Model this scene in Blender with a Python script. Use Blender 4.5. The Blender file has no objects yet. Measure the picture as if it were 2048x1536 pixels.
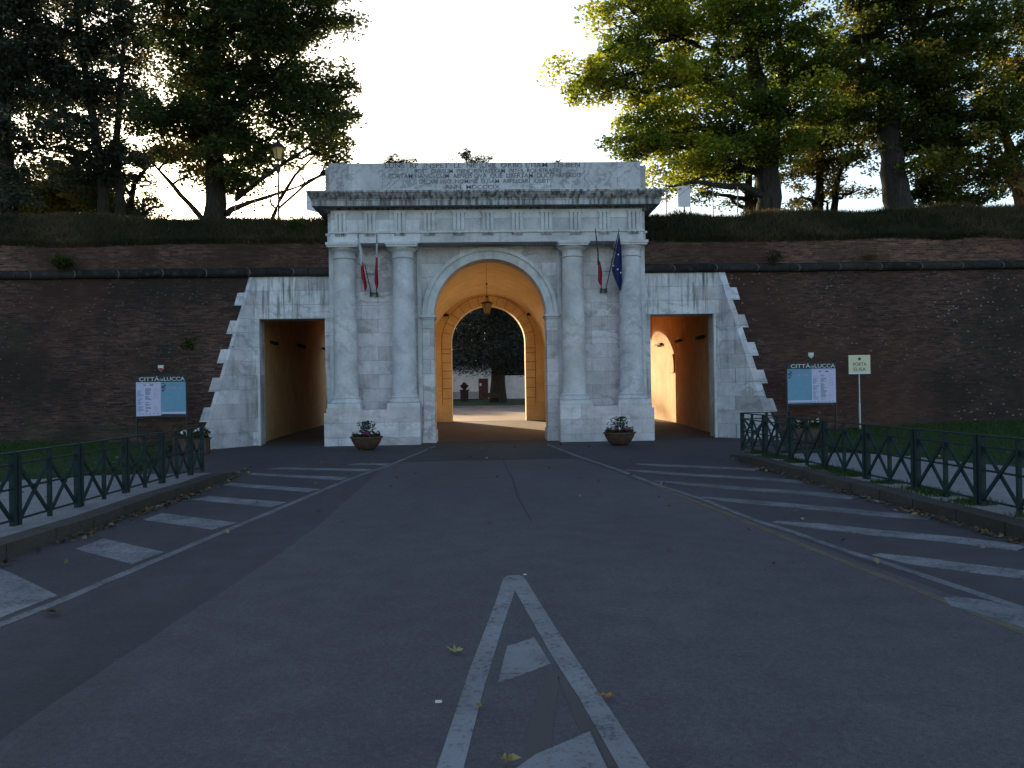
import bpy, math, random
import numpy as np
from mathutils import Vector
R = math.radians
sc = bpy.context.scene
col = sc.collection

# ------------------------------------------------------------------ camera, sky, sun, exposure
F_PX = 1650.0
CAM = np.array([-0.30, -25.5, 1.7])
_yaw, _pitch, _roll = R(2.2), math.atan(8/F_PX), 0.0155
FW = np.array([math.sin(_yaw)*math.cos(_pitch), math.cos(_yaw)*math.cos(_pitch), math.sin(_pitch)])
_r0 = np.array([math.cos(_yaw), -math.sin(_yaw), 0.0]); _u0 = np.cross(_r0, FW)
RT = math.cos(_roll)*_r0 - math.sin(_roll)*_u0
UP = math.cos(_roll)*_u0 + math.sin(_roll)*_r0
cd = bpy.data.cameras.new('camera'); cam = bpy.data.objects.new('camera', cd); col.objects.link(cam)
cd.sensor_width = 36.0; cd.lens = 36.0*F_PX/2048.0; cd.clip_end = 3000; cd.clip_start = 0.1
from mathutils import Matrix
m = Matrix((RT, UP, -FW)).transposed().to_4x4(); m.translation = Vector(CAM); cam.matrix_world = m
sc.camera = cam

SUN_AZ, SUN_EL = R(-20.0), R(12.0)       # azimuth from +Y, clockwise seen from above
wd = bpy.data.worlds.new('World'); sc.world = wd; wd.use_nodes = True
nt = wd.node_tree; bg = nt.nodes['Background']
sky = nt.nodes.new('ShaderNodeTexSky'); sky.sky_type = 'NISHITA'; sky.sun_disc = False
sky.sun_elevation = SUN_EL; sky.sun_rotation = SUN_AZ
sky.altitude = 20; sky.air_density = 1.0; sky.dust_density = 0.9; sky.ozone_density = 1.1
nt.links.new(sky.outputs[0], bg.inputs[0]); bg.inputs[1].default_value = 0.15
sl = bpy.data.lights.new('sun', 'SUN'); so = bpy.data.objects.new('sun', sl); col.objects.link(so)
sl.energy = 5.0; sl.angle = R(0.5); sl.color = (1.0, 0.79, 0.50)
sd = Vector((math.sin(SUN_AZ)*math.cos(SUN_EL), math.cos(SUN_AZ)*math.cos(SUN_EL), math.sin(SUN_EL)))
so.rotation_euler = sd.to_track_quat('Z', 'Y').to_euler(); so.location = sd*100
sc.view_settings.view_transform = 'Standard'; sc.view_settings.look = 'None'
sc.view_settings.gamma = 1.0; sc.view_settings.exposure = 1.1
sc.cycles.max_bounces = 10; sc.cycles.diffuse_bounces = 7; sc.cycles.transparent_max_bounces = 8
sc.cycles.sample_clamp_indirect = 6.0

# ------------------------------------------------------------------ measuring helpers
def ray(x, y): return FW + RT*(x-1024)/F_PX - UP*(y-768)/F_PX
def at(x, y, Y):
    v = ray(x, y); return CAM + v*((Y-CAM[1])/v[1])
def gnd(x, y, Z=0.0):
    v = ray(x, y); return CAM + v*((Z-CAM[2])/v[2])
def mpp(Y): return (Y+25.5)/F_PX           # metres per measured pixel at depth Y

# ------------------------------------------------------------------ mesh builder
class MB:
    def __init__(s): s.v = []; s.f = []
    def add(s, vs, fs):
        o = len(s.v); s.v += [tuple(map(float, p)) for p in vs]; s.f += [tuple(i+o for i in q) for q in fs]; return s
    def box(s, x0, x1, y0, y1, z0, z1):
        vs = [(x, y, z) for z in (z0, z1) for y in (y0, y1) for x in (x0, x1)]
        return s.add(vs, [(0,2,3,1),(4,5,7,6),(0,1,5,4),(2,6,7,3),(0,4,6,2),(1,3,7,5)])
    def prism(s, poly, z0, z1):               # poly in XY, extruded in Z
        n = len(poly); vs = [(p[0], p[1], z0) for p in poly]+[(p[0], p[1], z1) for p in poly]
        return s.add(vs, [tuple(range(n))[::-1], tuple(range(n, 2*n))]+[(i, (i+1) % n, n+(i+1) % n, n+i) for i in range(n)])
    def slab(s, poly, y0, y1):                # poly in XZ, extruded in Y
        n = len(poly); vs = [(p[0], y0, p[1]) for p in poly]+[(p[0], y1, p[1]) for p in poly]
        return s.add(vs, [tuple(range(n)), tuple(range(n, 2*n))[::-1]]+[(i, n+i, n+(i+1) % n, (i+1) % n) for i in range(n)])
    def sheet(s, pts): return s.add(pts, [tuple(range(len(pts)))])
    def lathe(s, prof, c=(0,0,0), n=28, cap=True):
        vs = []; fs = []
        for r, z in prof:
            for k in range(n):
                a = 2*math.pi*k/n; vs.append((c[0]+r*math.cos(a), c[1]+r*math.sin(a), c[2]+z))
        for i in range(len(prof)-1):
            for k in range(n): fs.append((i*n+k, i*n+(k+1) % n, (i+1)*n+(k+1) % n, (i+1)*n+k))
        if cap:
            fs.append(tuple(range(n))[::-1]); fs.append(tuple((len(prof)-1)*n+k for k in range(n)))
        return s.add(vs, fs)
    def tube(s, pts, rs, n=6):
        pts = [np.array(p, float) for p in pts]
        if not hasattr(rs, '__len__'): rs = [rs]*len(pts)
        vs = []; fs = []
        for i, p in enumerate(pts):
            t = pts[min(i+1, len(pts)-1)]-pts[max(i-1, 0)]; t /= (np.linalg.norm(t)+1e-9)
            a = np.cross(t, (0.13, 0.21, 0.97) if abs(t[2]) < 0.9 else (1, 0.1, 0)); a /= np.linalg.norm(a); b = np.cross(t, a)
            for k in range(n):
                g = 2*math.pi*k/n; vs.append(p+rs[i]*(math.cos(g)*a+math.sin(g)*b))
        for i in range(len(pts)-1):
            for k in range(n): fs.append((i*n+k, i*n+(k+1) % n, (i+1)*n+(k+1) % n, (i+1)*n+k))
        fs.append(tuple(range(n))[::-1]); fs.append(tuple((len(pts)-1)*n+k for k in range(n)))
        return s.add(vs, fs)
    def bar(s, a, b, w, d=None):              # square section bar from a to b
        a = np.array(a, float); b = np.array(b, float); d = d or w
        t = b-a; t /= np.linalg.norm(t); u = np.cross(t, (0, 0, 1.0))
        if np.linalg.norm(u) < .05: u = np.array((1.0, 0, 0))
        u /= np.linalg.norm(u); v = np.cross(u, t)
        vs = [e+i*u*w/2+j*v*d/2 for e in (a, b) for i, j in ((-1,-1),(1,-1),(1,1),(-1,1))]
        return s.add(vs, [(0,1,2,3),(7,6,5,4),(0,4,5,1),(1,5,6,2),(2,6,7,3),(3,7,4,0)])
    def build(s, name, mat, parent=None, smooth=True, fix=True, off=None):
        me = bpy.data.meshes.new(name)
        V = s.v if off is None else [(p[0]-off[0], p[1]-off[1], p[2]-off[2]) for p in s.v]
        me.from_pydata(V, [], s.f)
        if fix:
            import bmesh
            b = bmesh.new(); b.from_mesh(me); bmesh.ops.recalc_face_normals(b, faces=b.faces); b.to_mesh(me); b.free()
        if smooth:
            me.shade_smooth(); me.set_sharp_from_angle(angle=R(32))
        me.materials.append(mat); o = bpy.data.objects.new(name, me); col.objects.link(o)
        if parent: o.parent = parent
        return o

def tag(o, label=None, cat=None, group=None, kind=None):
    if label: o['label'] = label
    if cat: o['category'] = cat
    if group: o['group'] = group
    if kind: o['kind'] = kind
    return o
def thing(name, label, cat, loc=(0,0,0), rz=0.0, group=None):
    o = bpy.data.objects.new(name, None); col.objects.link(o); o.location = loc; o.rotation_euler = (0, 0, rz)
    o.empty_display_size = .2
    return tag(o, label, cat, group)
def struct(o): o['kind'] = 'structure'; return o
def copy_tree(o, parent=None):
    c = o.copy(); col.objects.link(c); c.parent = parent
    for ch in o.children: copy_tree(ch, c)
    return c

# ------------------------------------------------------------------ materials
class NT:
    def __init__(s, name, rough=0.8, spec=0.3):
        s.m = bpy.data.materials.new(name); s.m.use_nodes = True; s.t = s.m.node_tree
        s.b = s.t.nodes['Principled BSDF']; s.b.inputs['Roughness'].default_value = rough
        s.b.inputs['Specular IOR Level'].default_value = spec
        s.tc = s.n('ShaderNodeTexCoord')
    def n(s, typ, **kw):
        o = s.t.nodes.new(typ)
        for k, v in kw.items(): setattr(o, k, v)
        return o
    def l(s, a, b): s.t.links.new(a, b)
    def set(s, sock, v):
        if hasattr(v, 'is_output') or isinstance(v, bpy.types.NodeSocket): s.l(v, sock)
        else: sock.default_value = v
    def obj(s): return s.tc.outputs['Object']
    def mapv(s, v=None, scale=(1,1,1), loc=(0,0,0), rot=(0,0,0)):
        o = s.n('ShaderNodeMapping'); s.l(v or s.obj(), o.inputs[0])
        o.inputs['Scale'].default_value = scale; o.inputs['Location'].default_value = loc; o.inputs['Rotation'].default_value = rot
        return o.outputs[0]
    def noise(s, scale=5, detail=4, v=None, rough=.55, dist=0.0):
        o = s.n('ShaderNodeTexNoise'); s.l(v or s.obj(), o.inputs['Vector'])
        o.inputs['Scale'].default_value = scale; o.inputs['Detail'].default_value = detail
        o.inputs['Roughness'].default_value = rough; o.inputs['Distortion'].default_value = dist
        return o.outputs[0]
    def ramp(s, f, stops):
        o = s.n('ShaderNodeValToRGB'); s.l(f, o.inputs[0]); e = o.color_ramp.elements
        while len(e) < len(stops): e.new(0.5)
        for i, (p, c) in enumerate(stops):
            e[i].position = p; e[i].color = (c, c, c, 1) if not hasattr(c, '__len__') else (*c[:3], 1)
        return o.outputs[0]
    def mix(s, f, a, b, mode='MIX'):
        o = s.n('ShaderNodeMix', data_type='RGBA', blend_type=mode)
        for sock, v in ((o.inputs[0], f), (o.inputs[6], a), (o.inputs[7], b)):
            if isinstance(v, tuple) and len(v) == 3: v = (*v, 1)
            s.set(sock, v)
        return o.outputs[2]
    def math(s, op, a, b=0.0):
        o = s.n('ShaderNodeMath', operation=op); s.set(o.inputs[0], a); s.set(o.inputs[1], b); return o.outputs[0]
    def bump(s, h, strength=.3, dist=.02):
        o = s.n('ShaderNodeBump'); s.l(h, o.inputs['Height']); o.inputs['Strength'].default_value = strength
        o.inputs['Distance'].default_value = dist; s.l(o.outputs[0], s.b.inputs['Normal'])
    def out(s, c):
        s.set(s.b.inputs['Base Color'], (*c, 1) if isinstance(c, tuple) else c); return s.m
    def brickvec(s, wx=1.0):
        sep = s.n('ShaderNodeSeparateXYZ'); s.l(s.obj(), sep.inputs[0]); c = s.n('ShaderNodeCombineXYZ')
        s.l(s.math('ADD', sep.outputs[0], sep.outputs[1]), c.inputs[0]); s.l(sep.outputs[2], c.inputs[1]); return c.outputs[0]
    def brick(s, v, bw, bh, c1, c2, mortar, ms=.01, off=.5, bias=0.0):
        o = s.n('ShaderNodeTexBrick', offset=off); s.l(v, o.inputs['Vector'])
        o.inputs['Scale'].default_value = 1; o.inputs['Brick Width'].default_value = bw; o.inputs['Row Height'].default_value = bh
        o.inputs['Mortar Size'].default_value = ms; o.inputs['Mortar Smooth'].default_value = .25; o.inputs['Bias'].default_value = bias
        for k, c in (('Color1', c1), ('Color2', c2), ('Mortar', mortar)): o.inputs[k].default_value = (*c, 1)
        return o

def plain(name, c, rough=.6, metal=0.0, var=.15, spec=.4):
    q = NT(name, rough, spec); q.b.inputs['Metallic'].default_value = metal
    n = q.noise(9, 3)
    return q.out(q.mix(q.ramp(n, [(.3, 0.0), (.7, 1.0)]), tuple(x*(1-var) for x in c), tuple(min(1, x*(1+var)) for x in c)))

def marble(name, bw=1.05, bh=.44, vein=.5, streak=.25, base=(.64,.62,.655), loc=(0,0,0), joints=True, dirt=.2, spot=None, vg=.0, sg=.0, vs=1.0, vr=25):
    q = NT(name, .55, .35)
    v = q.mapv(q.brickvec(), loc=loc)
    c1 = tuple(x*f for x, f in zip(base, (.72,.70,.70))); c2 = tuple(min(1, x*f) for x, f in zip(base, (1.14,1.16,1.18)))
    if joints:
        wob = q.noise(.8, 2)
        bt = q.brick(v, bw, bh, c1, c2, tuple(x*.36 for x in base), .006)
        c = bt.outputs[0]
    else:
        c = q.mix(q.noise(.7, 3), c1, c2)
    # pinkish and bluish patches between blocks
    pt = q.noise(.9, 3)
    c = q.mix(q.ramp(pt, [(.35, 0.0), (.7, .45)]), c, tuple(base[i]*(1.12, .97, .99)[i] for i in range(3)))
    big = q.noise(1.7, 5, rough=.6)
    c = q.mix(1.0, c, q.ramp(big, [(.25, .66), (.5, .94), (.75, 1.12)]), 'MULTIPLY')
    fine = q.noise(14, 5, rough=.7)
    c = q.mix(1.0, c, q.ramp(fine, [(.3, .84), (.55, 1.0), (.8, 1.08)]), 'MULTIPLY')
    # grey veins running diagonally
    w = q.n('ShaderNodeTexWave', wave_type='BANDS', bands_direction='DIAGONAL'); q.l(q.mapv(scale=(1, 1, 1.5), rot=(0, R(vr), 0)), w.inputs[0])
    w.inputs['Scale'].default_value = .55*vs; w.inputs['Distortion'].default_value = 16; w.inputs['Detail'].default_value = 5; w.inputs['Detail Scale'].default_value = 1.3; w.inputs['Detail Roughness'].default_value = .62
    gate = q.ramp(q.noise(.8, 2), [(.43-vg, 0.0), (.58-vg, 1.0)])
    vn = q.math('MULTIPLY', q.ramp(w.outputs[0], [(.0, 1.0), (.16, .6), (.36, 0.0)]), gate)
    c = q.mix(q.math('MULTIPLY', vn, vein), c, (.16, .175, .19))
    if streak:
        st = q.noise(1.0, 4, v=q.mapv(scale=(9, 9, .55)), rough=.65)
        msk = q.ramp(q.noise(.55, 2), [(.35-sg, 0.0), (.62-sg, 1.0)])
        c = q.mix(q.math('MULTIPLY', q.math('MULTIPLY', q.ramp(st, [(.5-sg*.3, 0.0), (.68-sg*.3, 1.0)]), msk), streak), c, (.085, .085, .08))
    if dirt:
        c = q.mix(q.math('MULTIPLY', q.ramp(q.noise(3.2, 6, rough=.75), [(.56, 0.0), (.74, 1.0)]), dirt), c, (.15, .15, .145))
    if spot:
        c = q.mix(q.ramp(q.noise(1.1, 4, v=q.mapv(loc=spot, rot=(0, R(35), 0), scale=(1, 1, 2.6)), dist=1.5), [(.50, 0.0), (.66, .38)]), c, (.56, .44, .33))
    h = q.math('ADD', q.math('MULTIPLY', fine, .5), q.math('MULTIPLY', big, .5))
    if joints: h = q.math('SUBTRACT', h, q.math('MULTIPLY', bt.outputs[1], .8))
    q.bump(h, .35, .02)
    return q.out(c)

M = {}
M['ashlar'] = marble('marble_ashlar')
M['ashlar2'] = marble('marble_plinth_blocks', 1.25, .46, .25, .15, loc=(.3, .22, 0), dirt=.35)
M['wing'] = marble('marble_wing_blocks', 1.7, .445, .45, .95, loc=(.1, .0, 0), base=(.60,.61,.65), dirt=.4, sg=.06)
M['quoin'] = marble('marble_quoins', 1.35, .445, .45, .45, loc=(.6, .0, 0), base=(.56,.57,.62), dirt=.4)
M['quoin_w'] = marble('marble_quoins_warm', 1.35, .445, .5, .3, loc=(.2, .0, 0), base=(.53,.50,.52), dirt=.5)
M['shaft'] = marble('marble_shaft', vein=.35, streak=0, joints=False, dirt=.12, base=(.60,.62,.68))
M['shaft_y'] = marble('marble_shaft_ochre', vein=.3, streak=0, joints=False, dirt=.15, base=(.60,.61,.65), spot=(2.1, 0, .4))
M['frieze'] = marble('marble_frieze', 1.9, 4.0, .15, .3, base=(.62,.64,.68), loc=(0, 1, 0))
M['trim'] = marble('marble_trim', joints=False, vein=.15, streak=.25, base=(.62,.64,.67))
M['attic'] = marble('marble_attic', 1.05, 4.0, .62, .2, base=(.56,.57,.61), loc=(.35, 1, 0), dirt=.6, vg=.10, vs=2.3, vr=-62)
M['cornice'] = marble('marble_cornice', 1.3, 4.0, .1, 1.0, base=(.46,.47,.50), loc=(.2, 1, 0), dirt=.7, sg=.25)

def brickmat(name, c1, c2, mort, dark=(.022,.016,.013), specks=.6):
    q = NT(name, .9, .2); v = q.brickvec()
    wv = q.mix(.012, v, q.n('ShaderNodeTexNoise').outputs[1])
    b = q.brick(v, .29, .068, c1, c2, mort, .009, bias=-.1); c = b.outputs[0]
    row = q.noise(1.0, 3, v=q.mapv(scale=(2.6, 2.6, 14)), rough=.8)            # courses of paler brick
    c = q.mix(q.ramp(row, [(.50, 0.0), (.60, .75)]), c, tuple(x*1.7 for x in c2))
    big = q.noise(.33, 5, rough=.62)
    c = q.mix(q.ramp(big, [(.36, .85), (.50, .4), (.64, 0.0)]), c, dark)
    red = q.noise(.22, 4, v=q.mapv(loc=(11, 3, 5)))
    c = q.mix(q.ramp(red, [(.52, 0.0), (.66, .45)]), c, (.085, .032, .026))
    moss = q.noise(.5, 5, v=q.mapv(loc=(3, 8, 1), scale=(1, 1, .6)))
    c = q.mix(q.ramp(moss, [(.55, 0.0), (.72, .5)]), c, (.035, .036, .024))
    sp = q.n('ShaderNodeTexVoronoi'); q.l(q.mix(.25, q.mapv(scale=(2.6, 2.6, 4.2)), q.n('ShaderNodeTexNoise').outputs[1]), sp.inputs[0]); sp.inputs['Scale'].default_value = 2.3
    gate = q.ramp(q.noise(.3, 3, v=q.mapv(loc=(-9, 2, 3))), [(.42, .12), (.58, 1.0)])
    spk = q.math('MULTIPLY', q.math('MULTIPLY', q.ramp(sp.outputs[0], [(.10, 1.0), (.19, 0.0)]), gate), specks*1.2)
    c = q.mix(spk, c, (.28, .265, .25))
    q.bump(q.math('SUBTRACT', q.noise(20, 4), b.outputs[1]), .7, .02)
    return q.out(c)
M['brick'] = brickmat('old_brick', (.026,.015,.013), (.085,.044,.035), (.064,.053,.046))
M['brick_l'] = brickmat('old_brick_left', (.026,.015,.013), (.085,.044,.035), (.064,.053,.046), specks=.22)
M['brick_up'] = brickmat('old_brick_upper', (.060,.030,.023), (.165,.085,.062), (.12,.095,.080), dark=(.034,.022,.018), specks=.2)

def plaster(name, c, joints=False):
    q = NT(name, .85, .2)
    n = q.noise(1.4, 5); f = q.noise(9, 4)
    k = q.mix(q.ramp(n, [(.3, 0.0), (.7, 1.0)]), tuple(x*.82 for x in c), tuple(min(.9, x*1.1) for x in c))
    k = q.mix(1.0, k, q.ramp(f, [(.3, .88), (.7, 1.06)]), 'MULTIPLY')
    st = q.noise(1.0, 4, v=q.mapv(scale=(5, 5, .35)))
    k = q.mix(q.ramp(st, [(.56, 0.0), (.8, .35)]), k, tuple(x*.5 for x in c))
    q.bump(f, .25, .01); return q.out(k)
def cordonmat():
    q = NT('cordon_blocks', .9, .15); b = q.brick(q.brickvec(), 1.35, 9.0, (.014,.0135,.014), (.034,.032,.031), (.16,.15,.14), .012, off=0)
    c = q.mix(q.ramp(q.noise(5, 5, rough=.75), [(.5, 0.0), (.72, .6)]), b.outputs[0], (.075,.072,.066)); q.bump(q.noise(12, 5), .7, .03); return q.out(c)
M['cordon'] = cordonmat()
M['plaster'] = plaster('ochre_plaster', (.88, .67, .43))
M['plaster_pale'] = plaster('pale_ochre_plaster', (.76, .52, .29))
M['white_wall'] = plaster('white_render', (.62, .63, .65))
M['grey_wall'] = plaster('grey_render', (.30, .31, .32))

def asphalt(name, c, var=.25, warm=None, cracks=False):
    q = NT(name, .82, .25)
    g = q.noise(160, 2, rough=.8); g2 = q.noise(55, 3, rough=.7); b = q.noise(.45, 4, v=q.mapv(scale=(1, .45, 1))); m_ = q.noise(3, 4)
    k = q.mix(q.ramp(b, [(.3, 0.0), (.7, 1.0)]), tuple(x*(1-var) for x in c), tuple(x*(1+var) for x in c))
    k = q.mix(1.0, k, q.ramp(m_, [(.3, .86), (.7, 1.12)]), 'MULTIPLY'); k = q.mix(1.0, k, q.ramp(q.noise(24, 4, rough=.7), [(.3, .80), (.7, 1.20)]), 'MULTIPLY')
    k = q.mix(1.0, k, q.ramp(g, [(.3, .55), (.5, 1.0), (.72, 1.7)]), 'MULTIPLY')
    k = q.mix(q.ramp(g2, [(.70, 0.0), (.78, .5)]), k, tuple(x*3.0 for x in c))
    k = q.mix(q.ramp(g2, [(.22, .7), (.30, 0.0)]), k, tuple(x*.25 for x in c))
    if cracks:
        v = q.n('ShaderNodeTexVoronoi', feature='DISTANCE_TO_EDGE'); q.l(q.mix(.12, q.obj(), q.n('ShaderNodeTexNoise').outputs[1]), v.inputs[0])
        v.inputs['Scale'].default_value = .5
        gate = q.ramp(q.noise(.25, 2, v=q.mapv(loc=(4, 4, 0))), [(.52, 0.0), (.62, 1.0)])
        k = q.mix(q.math('MULTIPLY', q.math('MULTIPLY', q.ramp(v.outputs[0], [(.0, 1.0), (.004, 0.0)]), gate), .55), k, tuple(x*.35 for x in c))
    if warm: k = q.mix(q.ramp(q.noise(.5, 3, v=q.mapv(loc=(7, 1, 0))), [(.5, 0.0), (.75, .5)]), k, warm)
    q.bump(q.math('ADD', g, g2), .5, .006); return q.out(k)
M['asphalt'] = asphalt('worn_asphalt', (.052,.046,.051))
M['asphalt_l'] = asphalt('paler_asphalt', (.076,.067,.072), .12)
M['asphalt_d'] = asphalt('dark_asphalt_patch', (.043,.039,.042), .25)
M['footpath'] = asphalt('footpath_asphalt', (.19,.175,.18), .15, cracks=False)
M['far_road'] = asphalt('town_road', (.25,.165,.12), .2, cracks=False)
M['kerb'] = asphalt('kerb_stone', (.042,.036,.031), .55, cracks=False)

def paint(name, c, wear=.5, under=(.052,.054,.06)):
    q = NT(name, .7, .3)
    n = q.noise(26, 6, rough=.75); b = q.noise(1.3, 4)
    k = q.mix(q.ramp(b, [(.35, 0.0), (.65, 1.0)]), tuple(x*.72 for x in c), c)
    k = q.mix(1.0, k, q.ramp(q.noise(150, 2), [(.3, .78), (.7, 1.2)]), 'MULTIPLY')
    w1 = q.math('ADD', q.math('MULTIPLY', n, .6), q.math('MULTIPLY', q.noise(2.6, 5, rough=.7), .4))
    k = q.mix(q.ramp(w1, [(.36+.10*wear, 1.0), (.44+.16*wear, 0.0)]), k, under)
    k = q.mix(q.ramp(q.noise(90, 3, rough=.8), [(.28, .8), (.36, 0.0)]), k, tuple(x*.6 for x in under))
    return q.out(k)
M['paint'] = paint('road_paint', (.20,.20,.215), .55)
M['paint_f'] = paint('faded_road_paint', (.165,.165,.178), .6)
M['paint_n'] = paint('nose_road_paint', (.215,.215,.23), .3)
M['paint_y'] = paint('faded_yellow_paint', (.135,.100,.055), .55)
M['stain'] = paint('brown_ghost_marking', (.072,.060,.058), .3)

def grassmat(name, c1, c2, c3=None):
    q = NT(name, .8, .2)
    k = q.mix(q.ramp(q.noise(1.1, 5), [(.35, 0.0), (.65, 1.0)]), c1, c2)
    k = q.mix(1.0, k, q.ramp(q.noise(22, 5, rough=.75), [(.3, .5), (.7, 1.4)]), 'MULTIPLY')
    if c3: k = q.mix(q.ramp(q.noise(2.4, 5), [(.54, 0.0), (.7, .8)]), k, c3)
    q.bump(q.noise(30, 4), .8, .04); return q.out(k)
M['lawn'] = grassmat('lawn_soil', (.020,.034,.010), (.034,.052,.016))
M['bank'] = grassmat('bank_turf', (.020,.021,.010), (.040,.034,.018), (.060,.046,.028))
M['earth'] = grassmat('open_ground', (.03,.035,.02), (.05,.05,.03))

def foliage(name, stops, trans=.45, rough=.5):
    q = NT(name, rough, .35); m_ = q.m; t = q.t
    a = q.n('ShaderNodeAttribute'); a.attribute_name = 'tint'
    c = q.ramp(a.outputs['Fac'], stops)
    q.l(c, q.b.inputs['Base Color'])
    tr = q.n('ShaderNodeBsdfTranslucent'); q.l(q.mix(1.0, c, (1.55, 1.5, .8), 'MULTIPLY'), tr.inputs[0])
    mx = q.n('ShaderNodeMixShader'); mx.inputs[0].default_value = trans
    q.l(q.b.outputs[0], mx.inputs[1]); q.l(tr.outputs[0], mx.inputs[2]); q.l(mx.outputs[0], t.nodes['Material Output'].inputs[0])
    return m_
G1, G2, G3 = (.038,.060,.014), (.075,.110,.020), (.135,.175,.028)
YL, OR, BR = (.36,.36,.05), (.27,.13,.03), (.12,.055,.02)
M['leaf_r'] = foliage('maple_leaf_green_gold', [(0,G1),(.35,G2),(.62,G3),(.8,(.24,.26,.035)),(1,YL)], .55)
M['leaf_r2'] = foliage('deep_green_leaf', [(0,(.026,.042,.012)),(.5,(.055,.080,.018)),(.85,(.11,.12,.025)),(1,(.30,.22,.04))], .5)
M['leaf_o'] = foliage('autumn_gold_leaf', [(0,(.06,.06,.018)),(.4,(.16,.13,.03)),(.75,(.27,.18,.035)),(1,OR)], .5)
M['leaf_l'] = foliage('dark_maple_leaf', [(0,(.024,.040,.014)),(.55,(.052,.075,.022)),(.82,(.10,.095,.028)),(1,(.27,.13,.035))], .42)
M['leaf_b'] = foliage('blue_grey_leaf', [(0,(.028,.038,.032)),(.6,(.050,.064,.052)),(1,(.085,.095,.06))], .32)
M['leaf_c'] = foliage('cedar_needle', [(0,(.016,.024,.020)),(.6,(.030,.042,.032)),(1,(.050,.062,.044))], .15)
M['blade'] = foliage('grass_blade', [(0,(.020,.024,.009)),(.4,(.036,.038,.014)),(.7,(.065,.050,.026)),(1,(.12,.085,.05))], .3, .7)
M['lawnblade'] = foliage('lawn_blade', [(0,(.018,.042,.010)),(.6,(.038,.075,.017)),(1,(.06,.09,.025))], .3, .7)
M['litter'] = foliage('dry_leaf', [(0,(.05,.032,.02)),(.5,(.11,.065,.03)),(.8,(.19,.115,.05)),(1,(.28,.21,.11))], .15, .7)
def bark(name, c):
    q = NT(name, .95, .15)
    n = q.noise(1.0, 5, v=q.mapv(scale=(14, 14, 2.2)), rough=.7)
    k = q.mix(q.ramp(n, [(.35, 0.0), (.65, 1.0)]), tuple(x*.45 for x in c), tuple(x*1.35 for x in c))
    k = q.mix(q.ramp(q.noise(1.6, 4), [(.55, 0.0), (.7, .6)]), k, tuple(c[i]*(.8, 1.0, .6)[i] for i in range(3)))
    q.bump(n, .9, .05); return q.out(k)
M['bark'] = bark('furrowed_bark', (.036,.031,.027)); M['bark_g'] = bark('grey_bark', (.040,.037,.035)); M['bark_r'] = bark('reddish_bark', (.16,.085,.055))
M['green_metal'] = plain('dark_green_paint', (.012,.026,.028), .6, .0, .3, .2)
M['dark_metal'] = plain('dark_iron', (.022,.024,.026), .45, .3)
M['grey_metal'] = plain('galvanised_steel', (.30,.31,.33), .4, .5)
M['rust_metal'] = plain('pinkish_primed_steel', (.42,.27,.22), .6, .0)
M['white'] = plain('white_panel', (.58,.58,.66), .5, 0, .05)
M['poster_w'] = plain('poster_white', (.46,.47,.68), .6, 0, .03); M['poster_b'] = plain('poster_blue', (.13,.28,.42), .6, 0, .05)
M['ink'] = plain('poster_ink', (.16,.19,.34), .6); M['ink_r'] = plain('poster_pink_ink', (.50,.33,.48), .6); M['ink_d'] = plain('poster_dark_ink', (.05,.07,.12), .6); M['ink_b'] = plain('poster_blue_ink', (.12,.30,.44), .6)
M['navy'] = plain('navy_header', (.012,.016,.030), .5); M['letter'] = plain('silver_letter', (.50,.51,.50), .5)
M['cream'] = plain('cream_sign', (.60,.57,.42), .5, 0, .05); M['sign_ink'] = plain('sign_ink', (.05,.05,.045), .6)
M['terracotta'] = plain('terracotta', (.075,.043,.030), .8, 0, .35); M['soil'] = plain('potting_soil', (.02,.014,.01), .95)
M['petal_w'] = plain('white_petal', (.75,.75,.78), .5, 0, .1); M['petal_p'] = plain('magenta_petal', (.30,.05,.15), .5, 0, .3)
M['red'] = plain('flag_red', (.30,.022,.035), .7, 0, .2); M['fwhite'] = plain('flag_white', (.55,.56,.62), .7, 0, .05)
M['fgreen'] = plain('flag_green', (.012,.07,.04), .7); M['blue'] = plain('flag_blue', (.014,.022,.11), .65, 0, .25); M['star'] = plain('flag_star', (.55,.55,.42), .6)
M['inscr'] = plain('incised_letter', (.125,.13,.138), .8, 0, .25); M['crack'] = plain('incised_joint', (.16,.075,.028), .9)
M['door'] = plain('oxblood_door', (.055,.018,.018), .6); M['wood'] = plain('dark_timber', (.035,.022,.016), .8)
M['paper'] = plain('pale_scrap', (.6,.6,.58), .7)
def glassmat():
    q = NT('amber_lantern_glass', .25, .5); q.b.inputs['Transmission Weight'].default_value = .35
    return q.out((.72, .50, .20))
M['glass'] = glassmat()

# ------------------------------------------------------------------ ground and roads
struct(MB().sheet([(-900,-300,-.03),(900,-300,-.03),(900,1200,-.03),(-900,1200,-.03)]).build('ground', M['earth']))
struct(MB().sheet([(-7.2,-40,0),(7.2,-40,0),(7.2,-5,0),(9.2,-3,0),(9.2,2.0,0),(-9.2,2.0,0),(-9.2,-5,0),(-7.2,-9,0)]).build('road', M['asphalt']))
def onground(name, pts, mat, z=.004):
    return struct(MB().prism([(p[0], p[1]) for p in pts], .0005, z).build(name, mat, smooth=False))
rs = np.random.RandomState(5)
sm = [(-2.95,-40),(-2.80,-24),(-2.7,-21.32),(-2.61,-19.71),(-2.46,-17.39),(-2.37,-15.31),(-2.40,-12),(-2.42,-8.38),(-2.62,-6.2),(-1.3,-6.0),(-.2,-5.85),(1.4,-5.95),(1.9,-6.1),(2.36,-9.2),(2.55,-11.4),(2.85,-13.5),(3.15,-16.4),(3.4,-19),(3.8,-24),(4.4,-40)]
seam = []
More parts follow.
